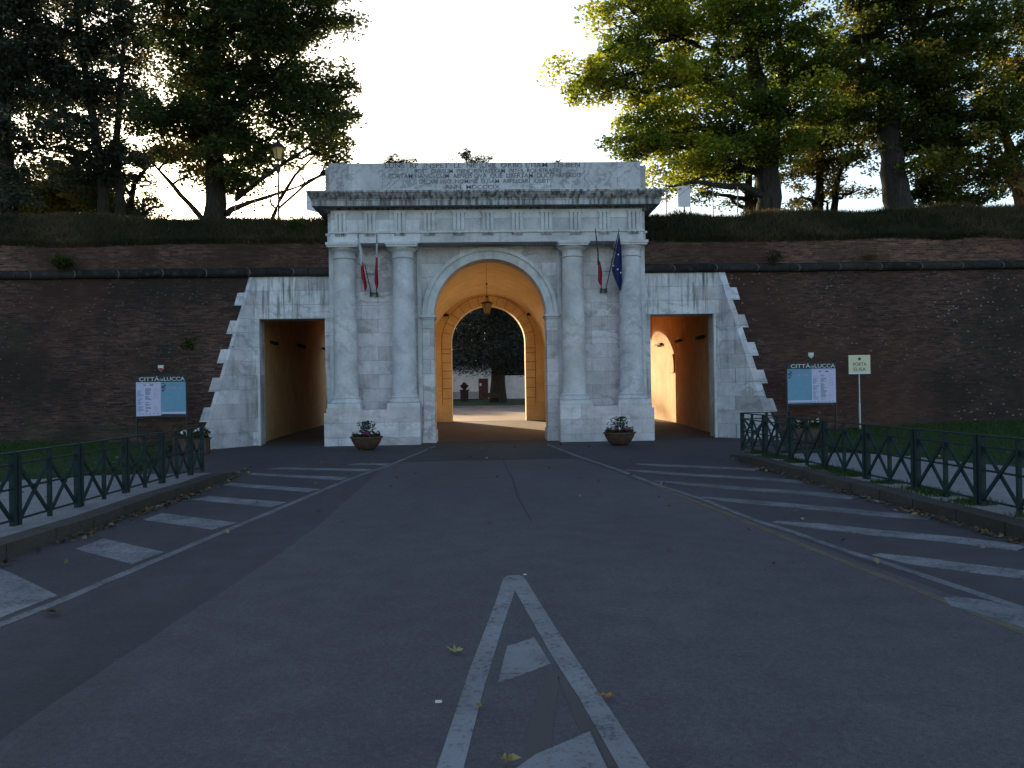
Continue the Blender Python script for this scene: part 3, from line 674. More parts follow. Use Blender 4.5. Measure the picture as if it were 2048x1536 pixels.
def tree(name, label, cat, group, Y, trunks, lobes, mat, barkmat, seed, L=.165, W=.125, per=124, dens=1.0, sag=.25, dy=2.2, spray=.66, gold=None, thick=.10, origin=None):
    """trunks: measured lines [(x,y,width_px)...]; lobes: (x,y,rx,ry,density)."""
    rg = np.random.RandomState(seed); k = mpp(Y)
    W3 = lambda x, y, yy=Y: at(x, y, yy)
    base = W3(*trunks[0][0][:2]); base[2] = crest(base[0])-.1 if base[2] > 5 else base[2]
    t = thing(name, label, cat, tuple(base), 0, group)
    tb = MB(); tp_all = []
    for ti, tr in enumerate(trunks):
        pts = [W3(x, y) for x, y, w in tr]; rsz = [w*k/2 for x, y, w in tr]
        if ti == 0 or tr[0][1] > 400:
            pts = [np.array((pts[0][0], Y, base[2]-.1))]+pts; rsz = [rsz[0]*1.08]+rsz
        # densify
        P2, R2 = [], []
        for i in range(len(pts)-1):
            m_ = max(2, int(np.linalg.norm(pts[i+1]-pts[i])/.5))
            for j in range(m_):
                f = j/m_; P2.append(pts[i]*(1-f)+pts[i+1]*f+rg.normal(0, rsz[i]*.10, 3)*(i+j > 0)); R2.append((rsz[i]*(1-f)+rsz[i+1]*f)*rg.uniform(.95, 1.06))
        P2.append(pts[-1]); R2.append(rsz[-1]); tb.tube(P2, R2, 12); tp_all += [(p, r) for p, r in zip(P2, R2)]
    TP = np.array([p for p, r in tp_all]); TR = np.array([r for p, r in tp_all])
    Cs = []; Ts = []; twigs = MB()
    for (lx, ly, rx, ry, dn) in lobes:
        c = W3(lx, ly, Y+rg.uniform(-.35, .35)*dy); r3 = np.array([rx*k, dy, ry*k])
        near = np.argmin(np.linalg.norm((TP-c)*np.array([1, 1, 1.0]), axis=1)+np.maximum(0, TP[:, 2]-c[2]+.3)*2.5)
        lp = smooth_path(TP[near], c, rg, .16, .05, 9); r0 = min(TR[near]*.55, thick*1.6); 
        twigs.tube(lp, np.linspace(max(r0, .05), .03, 9), 6)
        area = math.pi*rx*ry*k*k; ns = max(3, int(area*dn*dens*5.6))
        for _ in range(ns):
            u = rg.normal(0, 1, 3); u /= np.linalg.norm(u); u *= rg.uniform(.15, 1.0)**.45
            sc_ = c+u*r3; j = rg.randint(3, 9)
            tp_ = smooth_path(lp[j-1 if j == 9 else j], sc_, rg, .12, .06, 5); twigs.tube(tp_, np.linspace(.028, .008, 5), 3)
            n = int(per*rg.uniform(.6, 1.4)); sr = spray*rg.uniform(.7, 1.35)
            q_ = rg.normal(0, 1, (n, 3)); q_ /= np.linalg.norm(q_, axis=1)[:, None]; q_ *= (rg.uniform(0, 1, (n, 1))**.5)*sr; q_[:, 2] *= .5
            q_[:, 2] -= sag*(q_[:, 0]**2+q_[:, 1]**2)/sr*.6
            Cs.append(sc_+q_)
            g = .38+.16*math.sin(sc_[0]*1.3+seed)+.12*math.sin(sc_[2]*1.9+seed*2)
            if gold is not None: g += gold(sc_, rg)
            Ts.append(np.clip(g+rg.normal(0, .13, n)+rg.normal(0, .10), 0, 1))
    off = np.array(base)
    tr_o = tb.build('trunk', barkmat, t, fix=False, off=off)
    twigs.build('branches', barkmat, t, smooth=False, fix=False, off=off)
    C = np.concatenate(Cs)-off; T = np.concatenate(Ts); V, Fq = leaf_quads(C, L, W, rg, .95)
    cr = fast_mesh('crown', V, Fq, mat, t, T)
    return t
GL, GR = 'trees on the rampart left of the gate', 'trees on the rampart right of the gate'
gold_sp = lambda p, rg: (.45 if rg.rand() < .14 else 0)
# left side
tree('maple_tree', 'big dark maple with broad layered crown nearest the street lamp on the left rampart', 'tree', GL, 7.0,
  [[(430,437,44),(430,380,38),(428,330,36),(432,280,34),(428,200,28),(420,110,22),(430,10,16),(440,-90,10)], [(448,437,16),(462,420,12),(500,405,8),(560,385,5),(600,372,3)], [(470,400,10),(520,360,9),(580,318,6),(625,290,4)], [(430,275,20),(470,215,16),(520,170,10),(580,120,6)], [(405,437,12),(380,410,10),(345,370,8),(318,340,5),(300,320,3)]],
  [(640,30,75,40,1.1),(560,40,100,55,1.1),(640,175,70,38,1.1),(610,230,95,42,1.2),(665,265,40,32,1.2),(640,300,50,26,.9),(680,310,24,22,.5),(560,140,80,50,1.1),(470,60,110,70,1.1),(480,180,110,60,1.2),(430,250,120,45,1.25),(520,290,90,32,1.0),(470,320,70,40,1.0),(380,120,80,60,1.0),(370,30,80,60,1.0),(350,230,70,42,1.0),(370,300,55,40,.9),(480,372,50,32,.7),(440,-50,200,60,1.0),(640,-50,90,40,.8),(375,350,40,25,.6)],
  M['leaf_l'], M['bark'], 3, gold=lambda p, rg: .5 if (rg.rand() < .07 and p[0] < -8.5) else -.05, dens=1.15)
tree('plane_tree', 'tall blue grey leaved tree with two close trunks left of the big dark maple', 'tree', GL, 8.5,
  [[(208,437,22),(205,380,20),(195,300,17),(180,200,14),(160,80,10),(150,-40,7)], [(240,437,20),(238,370,17),(232,290,14),(240,180,10),(250,60,7)]],
  [(120,60,110,80,1.15),(230,60,80,70,.85),(60,150,80,60,1.1),(180,160,95,55,1.1),(240,215,65,45,.95),(110,230,70,38,1.0),(180,290,85,38,1.1),(240,330,60,35,.9),(140,350,60,26,.9),(90,300,40,24,.6),(120,-60,200,60,1.0),(260,130,40,40,.7)],
  M['leaf_b'], M['bark'], 5, dens=1.15)
tree('oak_tree', 'dark tree cut by the left edge of the photo on the rampart', 'tree', GL, 7.0,
  [[(18,437,34),(16,360,30),(10,280,26),(5,160,20),(-10,20,14)]],
  [(0,40,70,80,1.2),(10,140,60,60,1.2),(-40,220,80,60,1.0),(15,260,50,40,1.0),(20,340,45,40,.9),(40,395,40,26,.7),(-30,-60,120,60,1.0)],
  M['leaf_b'], M['bark'], 7, dens=1.1)
tree('young_tree', 'smaller golden backlit tree low between the two left trunks and the edge', 'tree', GL, 13.0,
  [[(100,437,9),(102,400,8),(110,350,5)], [(150,437,7),(146,390,6),(136,350,4)]],
  [(80,400,70,28,.95),(150,395,70,30,1.0),(110,350,60,28,.8),(190,410,40,20,.8),(20,410,40,24,.8),(60,425,60,12,.9),(120,420,70,16,1.0),(60,380,60,24,.9),(30,440,60,10,.8),(180,385,40,26,.8)],
  M['leaf_o'], M['bark'], 11, L=.15, W=.115, dens=1.8)
tree('small_tree', 'slender tree with crooked limbs between the double trunk and the big dark maple', 'tree', GL, 12.0,
  [[(266,437,14),(262,400,12),(268,370,10),(285,345,7),(315,310,5),(335,285,3)], [(264,395,8),(240,360,6),(225,335,4)]],
  [(300,300,40,22,.6),(250,345,45,25,.8),(330,270,30,20,.5),(290,330,30,14,.5),(230,400,40,24,.8),(210,425,50,14,.9),(250,425,30,14,.8),(200,360,50,24,.7),(330,415,20,22,.35)],
  M['leaf_l'], M['bark'], 13, L=.15, W=.11, dens=1.7)
tree('conifer_bush', 'low dark conifer under the slender crooked tree on the left rampart', 'bush', GL, 9.0,
  [[(285,437,6),(285,415,5),(287,395,3)]], [(285,412,34,15,2.2),(300,425,30,12,2.0),(270,425,24,12,2.0)],
  M['leaf_c'], M['bark'], 17, L=.16, W=.03, per=50, spray=.4, dy=.9)
tree('birch_tree', 'thin bare branched tree seen through the lamp post beside the attic', 'tree', GL, 14.0,
  [[(545,437,8),(560,400,7),(590,350,5),(640,300,3)], [(548,425,5),(610,370,4),(660,340,3),(700,330,2)]],
  [(650,330,45,28,.30),(600,350,50,30,.22),(660,290,40,26,.35),(690,350,22,20,.3),(540,400,50,26,.35)],
  M['leaf_o'], M['bark'], 19, L=.13, W=.09, per=26)
# right side
tree('maple_tree', 'large green and gold maple overhanging the attic, bright on its left side', 'tree', GR, 6.0,
  [[(1540,420,50),(1537,370,46),(1534,320,46),(1538,270,44),(1530,220,38),(1512,160,32),(1500,90,26),(1488,30,22),(1475,-60,16)], [(1545,265,30),(1572,190,20),(1560,100,16),(1552,20,12),(1548,-60,9)],
   [(1525,225,18),(1480,200,16),(1420,163,14),(1380,160,13),(1340,172,12),(1300,185,9),(1255,175,6)], [(1500,100,12),(1470,118,10),(1400,95,7),(1330,60,4)]],
  [(1260,25,85,34,1.0),(1210,15,45,24,.7),(1320,80,100,45,1.1),(1185,158,62,24,1.1),(1140,146,36,13,1.3),(1160,165,30,14,1.0),(1250,150,85,42,1.05),(1340,170,100,45,.95),(1290,230,60,34,1.0),(1250,275,36,18,.7),(1300,300,75,30,1.1),(1370,270,90,45,1.15),(1365,335,70,28,1.0),(1330,372,34,20,.5),(1440,60,100,50,.95),(1450,140,100,45,1.05),(1460,230,100,50,1.15),(1450,310,90,34,1.1),(1560,40,80,60,.85),(1600,120,80,60,1.1),(1600,210,80,50,1.1),(1560,290,60,34,.9),(1400,-40,220,60,1.0),(1240,90,60,30,.6)],
  M['leaf_r'], M['bark_g'], 23, gold=lambda p, rg: .18+(.38 if rg.rand() < .30 and p[0] < 8.5 else 0)-.035*max(0, p[0]-7), dens=1.2)  # tint yellower on the left, duller rightwards: sunlight put into the leaf colour
tree('maple_tree', 'huge dark dense tree on the second thick grey trunk right of the gate', 'tree', GR, 6.3,
  [[(1797,418,56),(1790,370,50),(1784,320,46),(1778,270,42),(1782,210,34),(1800,150,26),(1830,90,20),(1860,20,14),(1880,-50,9)], [(1778,250,22),(1750,170,16),(1730,90,12),(1720,0,8)], [(1800,150,18),(1850,110,14),(1900,100,10),(1950,118,6)], [(1840,40,10),(1870,30,12),(1905,18,9),(1930,16,5)]],
  [(1720,50,90,55,1.1),(1820,40,90,55,1.1),(1700,150,90,50,1.1),(1800,150,100,55,1.25),(1730,230,80,34,1.05),(1820,240,80,40,1.15),(1900,90,90,60,1.15),(1900,190,90,55,1.2),(1880,280,80,34,1.0),(1760,290,50,24,.7),(1830,320,36,20,.6),(1980,60,70,50,.7),(1960,240,70,45,1.0),(1820,-50,260,60,1.0)],
  M['leaf_r2'], M['bark_g'], 29, gold=gold_sp, dens=1.2)
tree('elm_tree', 'leaning reddish trunked tree at the right edge of the rampart', 'tree', GR, 7.5,
  [[(2050,425,34),(2040,370,28),(2028,320,22),(2010,270,16),(2000,200,12),(2010,100,8)], [(2035,340,12),(2000,325,8),(1960,310,5)]],
  [(2030,120,70,60,1.0),(2020,210,70,50,1.1),(2050,280,60,40,1.0),(1980,300,60,40,1.0),(1950,340,50,26,.9),(2060,20,70,50,1.0),(1990,360,30,18,.6),(2045,330,45,30,.9),(2050,170,60,60,1.0)],
  M['leaf_r2'], M['bark_r'], 31, gold=gold_sp, dens=1.05)
tree('lime_tree', 'dark thin tree with a long low limb, just left of the gold maple trunk', 'tree', GR, 10.0,
  [[(1499,422,20),(1497,380,16),(1500,340,13),(1508,290,9)], [(1494,385,11),(1470,362,9),(1440,352,7),(1410,350,4),(1385,362,3)], [(1510,422,9),(1512,370,8),(1525,320,6)], [(1470,365,7),(1440,335,6),(1420,325,4)]],
  [(1470,330,60,24,.8),(1420,345,50,20,.5),(1400,385,40,20,.35),(1530,330,40,24,.6),(1460,395,40,18,.35),(1540,395,30,20,.5)],
  M['leaf_r2'], M['bark'], 37, L=.15, W=.115, dens=1.8)
tree('autumn_tree', 'golden autumn tree on two thin trunks between the two thick grey trunks', 'tree', GR, 13.0,
  [[(1636,422,22),(1638,370,16),(1640,320,12),(1645,250,8)], [(1668,422,15),(1670,380,12),(1682,340,9),(1710,300,5)], [(1655,405,5),(1640,398,4)]],
  [(1640,240,55,34,1.0),(1690,215,50,30,.9),(1600,290,45,30,.9),(1660,290,60,30,.95),(1610,345,50,30,.75),(1700,330,45,28,.6),(1720,380,38,22,.35),(1600,395,40,20,.5),(1660,370,40,22,.45),(1740,270,40,26,.7)],
  M['leaf_o'], M['bark'], 41, L=.15, W=.115, dens=1.8)
tree('field_maple', 'slim dark tree with drooping twigs between the second thick trunk and the leaning one', 'tree', GR, 12.0,
  [[(1881,422,20),(1878,380,17),(1876,330,14),(1890,280,9),(1900,220,6)], [(1882,390,6),(1910,360,5),(1940,345,3)], [(1876,385,6),(1850,350,5),(1840,330,3)]],
  [(1860,340,50,30,.7),(1900,370,60,30,.75),(1850,395,40,20,.6),(1950,380,55,26,.6),(1920,405,60,16,.6),(1980,395,26,18,.5),(1830,375,30,26,.55),(1890,310,60,30,.8)],
  M['leaf_r2'], M['bark'], 43, L=.15, W=.115, dens=1.8)

# the cedars and planting of the town side, seen through the arch and over the attic, plus one unseen shading tree
def cedar(label, X, Y, z0, H, rad, seed, base_z, tr_r, nb=230, per=60, nm='cedar_tree', lean=0):
    rg = np.random.RandomState(seed); t = thing(nm, label, 'tree', (X, Y, z0), 0, 'trees on the town side of the gate')
    MB().tube([(0,0,-.2),(.05,0,base_z*.5),(.1+lean,0,base_z),(.2+lean,0,H*.5),(.1,0,H*.8),(0,0,H-.4)], [tr_r*1.35, tr_r, tr_r*.9, tr_r*.6, tr_r*.3, .04], 12).build('trunk', M['bark'], t, fix=False)
    Cs = []; tw = MB()
    for i in range(nb):
        f = rg.rand()**1.3; z = base_z+(H-base_z)*f; r = rad*(1-f)**.62*rg.uniform(.25, 1.0)
        a = rg.uniform(0, 2*np.pi); e = np.array([r*math.cos(a), r*math.sin(a), z+rg.uniform(-.1, .5)-.10*r])
        if r > 1: tw.tube([(0,0,z-.3), e*np.array([.5,.5,1])+np.array([0,0,.3]), e], [.12,.07,.02], 4)
        n = per; q_ = rg.normal(0, 1, (n, 3))*np.array([1.0,1.0,.28]); q_[:, 2] -= np.abs(rg.normal(0, .35, n))*(1-f)
        Cs.append(e+q_*(.9*(1-f)+.25))
    for i in range(26): Cs.append(np.array([rg.normal(.4, 1.15), rg.normal(0, .9), H-.5-abs(rg.normal(0, .7))])+rg.normal(0, 1, (per, 3))*np.array([.45,.45,.14]))
    tw.build('branches', M['bark'], t, smooth=False, fix=False)
    C = np.concatenate(Cs); T = np.clip(rg.normal(.4, .25, len(C)), 0, 1); V, Fq = leaf_quads(C, .42, .09, rg, 1.0, .4)
    fast_mesh('crown', V, Fq, M['leaf_c'], t, T)
cedar('broad dark cedar with a thick trunk standing on the lawn, seen through the archway', 1.45, 58, .3, 22.6, 6.6, 51, 4.0, .72, 620, 110)
cedar('tall dark cedar whose tip shows over the attic, left of the other cedar tip', -10.6, 80, .4, 31.2, 7.5, 53, 5, .6, 260, 60)
cedar('tall dark cedar far behind the arch whose tip shows over the middle of the attic', -1.7, 84, .4, 32.6, 7.0, 59, 6, .6, 240, 60)
cedar('unseen evergreen added to shade the town end of the left side passage', -10.6, 26, .0, 10, 3.6, 57, .8, .35, 260, 130, lean=.2)  # added out of view to block sun from the left passage
# dense row of trees closing the view behind the low white building
rg = np.random.RandomState(61); K = 0
for k, (X, Y, H, rad) in enumerate([(-15,92,14,6.5),(-7,93,15.5,6.5),(1,94,16,6.5),(9,92,15,6.5),(17,93,14,6.5),(26,92,13,6),(-24,92,14,6.5)]):
    lab = ['leafy dark tree behind the low white building, left of its middle', 'leafy dark tree behind the low white building above its left end', 'leafy dark tree directly behind the cedar and the white building', 'leafy dark tree behind the right end of the garden wall', 'leafy dark tree hidden far right behind the rampart', 'leafy dark tree farthest right on the town side', 'leafy dark tree farthest left on the town side'][k]
    t = thing('broadleaf_tree', lab, 'tree', (X, Y, .5), 0, 'row of trees closing the view in town')
    MB().tube([(0,0,-.2),(.1,0,2),(0,.1,H*.6)], [.3,.25,.1], 8).build('trunk', M['bark'], t, fix=False)
    n = 15000; u = rg.normal(0, 1, (n, 3)); u /= np.linalg.norm(u, axis=1)[:, None]; u *= rg.uniform(.2, 1, (n, 1))**.4
    C = u*np.array([rad, rad*.6, H*.5])+np.array([0, 0, H*.52]); C += np.round(rg.normal(0, .4, (n, 3)), 1); C[:, 2] = np.maximum(C[:, 2], .3)
    V, Fq = leaf_quads(C, .5, .38, rg); fast_mesh('crown', V, Fq, M['leaf_b'], t, rg.rand(n)*.7)

# low white building with its door, and the garden wall beside it
wb = thing('white_building', 'low white building with grey plinth and dark red door seen through the archway', 'building', (0,70,.5))
b = MB(); x0, x1 = -14, at(989, 760, 70)[0]
dz = .5
b.box(x0, at(957,760,70)[0], 0, 5, 0, 3.6); b.box(at(976,760,70)[0], x1, 0, 5, 0, 3.6); b.box(at(957,760,70)[0], at(976,760,70)[0], 0, 5, 2.35, 3.6)
b.build('wall', M['white_wall'], wb, smooth=False)
MB().box(x0, at(957,760,70)[0]-.02, -.03, 0, 0, .85).build('plinth', M['grey_wall'], wb, smooth=False)
dr = MB().box(at(957,760,70)[0], at(976,760,70)[0], .05, .15, 0, 2.35).build('door', M['door'], wb, smooth=False)
MB().box(at(959,760,70)[0], at(963,760,70)[0], .02, .05, 1.5, 1.8).build('notice', M['paper'], dr, smooth=False)
MB().sheet([(x0-.3,-.3,3.6),(x1+.3,-.3,3.6),(x1+.3,5.3,4.1),(x0-.3,5.3,4.1)]).build('roof', M['grey_wall'], wb, smooth=False)
gw = MB().box(at(989,760,73)[0], 20, 73, 73.4, .4, 3.2).build('garden_wall', M['white_wall'], smooth=False); tag(gw, 'pale stained garden wall right of the cedar trunk behind the archway', 'wall')
hg = np.random.RandomState(65); C = np.stack([hg.uniform(1.5, 22, 9000), 75.5+hg.normal(0, .5, 9000), .5+5.2*hg.rand(9000)**.8+hg.normal(0, .2, 9000)], 1)
ht = thing('tall_hedge', 'tall dark hedge above the garden wall right of the cedar trunk', 'hedge', (0, 0, 0))
V, Fq = leaf_quads(C, .45, .34, hg, 1.0); fast_mesh('foliage', V, Fq, M['leaf_c'], ht, hg.rand(9000)*.6)
ur = thing('stone_urn', 'dark stone urn on a square base on the lawn before the white building', 'urn', (at(929,800,62)[0], 62, .34))
MB().box(-.42,.42,-.42,.42,0,1.1).box(-.5,.5,-.5,.5,1.1,1.25).build('pedestal', M['wood'], ur, smooth=False)
MB().lathe([(.12,1.25),(.2,1.35),(.42,1.6),(.45,1.75),(.3,1.8),(.1,2.05)], (0,0,0), 14).build('bowl', M['wood'], ur)
bn = thing('park_bench', 'dark bench on the lawn at the foot of the cedar beyond the arch', 'bench', (at(983,795,57)[0], 56.5, .3))
MB().box(-.9,.9,-.2,.2,.42,.47).build('seat', M['wood'], bn, smooth=False); MB().box(-.9,.9,.2,.24,.5,.95).build('backrest', M['wood'], bn, smooth=False)
for s in (-.8, .8): MB().box(s-.04,s+.04,-.2,.2,0,.42).build('leg', M['dark_metal'], bn, smooth=False)

# ------------------------------------------------------------------ grass: blades on bank and lawns
def blades(name, pts, hgt, wid, mat, label, rg, tintf=None, lean=.5):
    n = len(pts); a = rg.uniform(0, 2*np.pi, n); s = np.stack([np.cos(a), np.sin(a), np.zeros(n)], 1)*(wid/2)
    h = hgt*rg.uniform(.4, 1.3, n); tip = np.stack([rg.normal(0, lean, n)*h, rg.normal(-.15, lean, n)*h, h], 1)
    V = np.stack([pts-s, pts+s, pts+tip], 1).reshape(-1, 3)
    T = np.clip(rg.normal(.45, .22, n), 0, 1) if tintf is None else np.clip(tintf(pts)+rg.normal(0, .15, n), 0, 1)
    o = fast_mesh(name, V, np.arange(3*n).reshape(-1, 3), mat, None, T); tag(o, label, 'grass', kind='stuff'); return o
rg = np.random.RandomState(71)
def bankz(x, t): return np.array([x, .98+(cresty(x)-.98)*t, 6.42+(crest(x)-6.42)*(1-(1-t)**1.35)])
P = []
for s, x1 in ((-1, 21), (1, 24)):
    for _ in range(26000):
        x = s*rg.uniform(5.05, x1); t = rg.rand()**.9; P.append(bankz(x, t)-(0, .05, 0))
    for _ in range(9000):
        x = s*rg.uniform(5.05, x1); P.append(bankz(x, 1)+(0, rg.uniform(-.2, .6), -.03))
    for _ in range(12000): x = s*rg.uniform(5.05, x1); P.append(np.array([x, .93+rg.uniform(-.05, .1), 6.40+rg.uniform(-.05,.05)+.04*math.sin(x*1.3+math.sin(x*.37)*3)]))
for _ in range(150):
    s = rg.choice([-1, 1]); x = s*rg.uniform(5.3, 22); t = rg.rand()**1.5; c0 = bankz(x, t); n_ = rg.randint(40, 130)
    P += list(c0+rg.normal(0, 1, (n_, 3))*np.array([.16, .07, .07])+np.array([0, -.06, .03]))
blades('bank_grass', np.array(P), .18, .032, M['blade'], 'rough mixed grass and weeds covering the bank on top of the brick walls', rg, lambda p: .45+.25*np.sin(p[:, 0]*.8)+.15*np.sin(p[:, 0]*2.3+p[:, 2]*3))
from itertools import product
def inside(P_, poly):
    x, y = P_[:, 0], P_[:, 1]; c = np.zeros(len(P_), bool); n = len(poly); j = n-1
    for i in range(n):
        xi, yi = poly[i]; xj, yj = poly[j]; c ^= ((yi > y) != (yj > y)) & (x < (xj-xi)*(y-yi)/(yj-yi+1e-12)+xi); j = i
    return c
for nm, P_, s, lab in (('lawn_grass', LL, -1, 'short dark green grass between the left brick wall and the footpath'), ('lawn_grass', LR, 1, 'short dark green grass between the right brick wall and the footpath')):
    q_ = np.stack([s*rg.uniform(7.6, 20, 70000), rg.uniform(-15, -.6, 70000)], 1); q_ = q_[inside(q_, P_)]
    z = .15+np.maximum(0, np.abs(q_[:, 0])-9.2)*.03+np.maximum(0, q_[:, 1]+9)*(.012 if s > 0 else .004)
    blades(nm, np.column_stack([q_, z-.01]), .09, .022, M['lawnblade'], lab, rg)
# weeds at the foot of the right railing and tufts
q_ = np.stack([rg.normal(5.95, .13, 9000), rg.uniform(-17, -6.6, 9000)], 1)
kp = np.sin(q_[:, 1]*2.1)+np.sin(q_[:, 1]*5.3+1) > -.2; q_ = q_[kp]
blades('kerb_weeds', np.column_stack([q_, np.full(len(q_), .14)]), .07, .018, M['lawnblade'], 'weeds growing along the foot of the right green railing', rg)

def shrub(name, label, c, r, n, mat, rg, L=.09, W=.06, stems=True, cat='shrub'):
    t = thing(name, label, cat, tuple(c)); u = rg.normal(0, 1, (n, 3)); u /= np.linalg.norm(u, axis=1)[:, None]; u *= rg.uniform(.1, 1, (n, 1))**.5
    C = u*np.array(r)*(1+.25*np.sin(u[:, :1]*7+u[:, 2:]*5)); V, Fq = leaf_quads(C, L, W, rg, 1.0); fast_mesh('foliage', V, Fq, mat, t, np.clip(rg.normal(.4, .2, n), 0, 1))
    b = MB()
    for _ in range(7):
        e = C[rg.randint(n)]; b.tube([(0, r[1]*.8, -r[2]*.6), e*.5, e], [.02,.012,.005], 4)
    b.build('stems', M['bark'], t, smooth=False, fix=False); return t
shrub('caper_bush', 'leafy bush rooted on the stone cordon of the left brick wall', at(126,524,.62), (.40,.22,.24), 700, M['leaf_r2'], rg)
shrub('caper_bush', 'small dark bush hanging from the left brick wall above the notice board', at(378,691,.28), (.24,.2,.24), 380, M['leaf_r2'], rg)
shrub('weed_tuft', 'yellowish weed tuft on the cordon above the cream sign', at(1742,512,.70), (.34,.14,.12), 420, M['leaf_o'], rg, .12, .012)
shrub('weed_tuft', 'dry hanging weeds over the cordon beside the right wing', at(1550,512,.66), (.34,.14,.26), 500, M['blade'], rg, .14, .014)
shrub('wild_shrub', 'dark shrub in the grass bank just left of the gate cornice', at(592,452,1.7), (.34,.25,.28), 600, M['leaf_r2'], rg)
shrub('attic_plant', 'tiny plant sprouting from the top edge of the attic', at(1117,321,.8), (.22,.1,.06), 90, M['blade'], rg, .08, .01)

# ------------------------------------------------------------------ railings
def railing(name, label, p0, p1, group, h=.90, half=False):
    p0 = np.array(p0); p1 = np.array(p1); L = np.linalg.norm(p1-p0); az = math.atan2(p1[1]-p0[1], p1[0]-p0[0])
    t = thing(name, label, 'railing', (p0[0], p0[1], .13), az, group); g = M['green_metal']; a, c = .035, L-.035
    for x in (a, c): MB().box(x-.033, x+.033, -.03, .03, 0, h-.02).build('post', g, t, smooth=False)
    mids = [(a+c)/2] if not half else []
    for x in mids: MB().box(x-.024, x+.024, -.024, .024, .0, h-.02).build('middle_post', g, t, smooth=False)
    MB().box(0, L, -.03, .03, h-.02, h).build('top_rail', g, t, smooth=False)
    for z, nm in ((h-.15, 'upper_rail'), (.46, 'middle_rail'), (.09, 'lower_rail')):
        MB().box(a+.028, c-.028, -.012, .012, z-.012, z+.012).build(nm, g, t, smooth=False)
    xs = [a]+mids+[c]
    for i in range(len(xs)-1):
        u, v = xs[i]+.03, xs[i+1]-.03
        MB().bar((u, -.013, .10), (v, -.013, h-.16), .024, .044).build('brace', g, t, smooth=False)
        MB().bar((u, .013, h-.16), (v, .013, .10), .024, .044).build('brace', g, t, smooth=False)
    return t
yl = [-16.9,-15.4,-13.85,-12.35,-10.9,-9.5,-8.8]; o_ = ['nearest the camera','second from the camera','third from the camera','fourth from the camera','fifth from the camera']
for i in range(6):
    railing('railing_panel', 'dark green railing panel on the left kerb, '+(o_[i] if i < 5 else 'narrow end panel nearest the gate'), (-5.88+.005*i, yl[i]+.012), (-5.88+.005*i, yl[i+1]-.012), 'railing panels along the left kerb', half=(i == 5))
yr = [-16.9,-15.4,-13.9,-12.4,-10.8,-9.2,-7.7,-6.1]
for i in range(7):
    railing('railing_panel', 'dark green railing panel on the right kerb, '+(o_[i] if i < 5 else ('sixth from the camera', 'last before the corner near the gate')[i-5]), (5.93-.008*i, yr[i]+.012), (5.93-.008*i, yr[i+1]-.012), 'railing panels along the right kerb')
railing('railing_panel', 'dark green railing panel turned towards the right wing at the corner', (5.92, -6.0), (7.25, -5.7), 'railing panels along the right kerb')

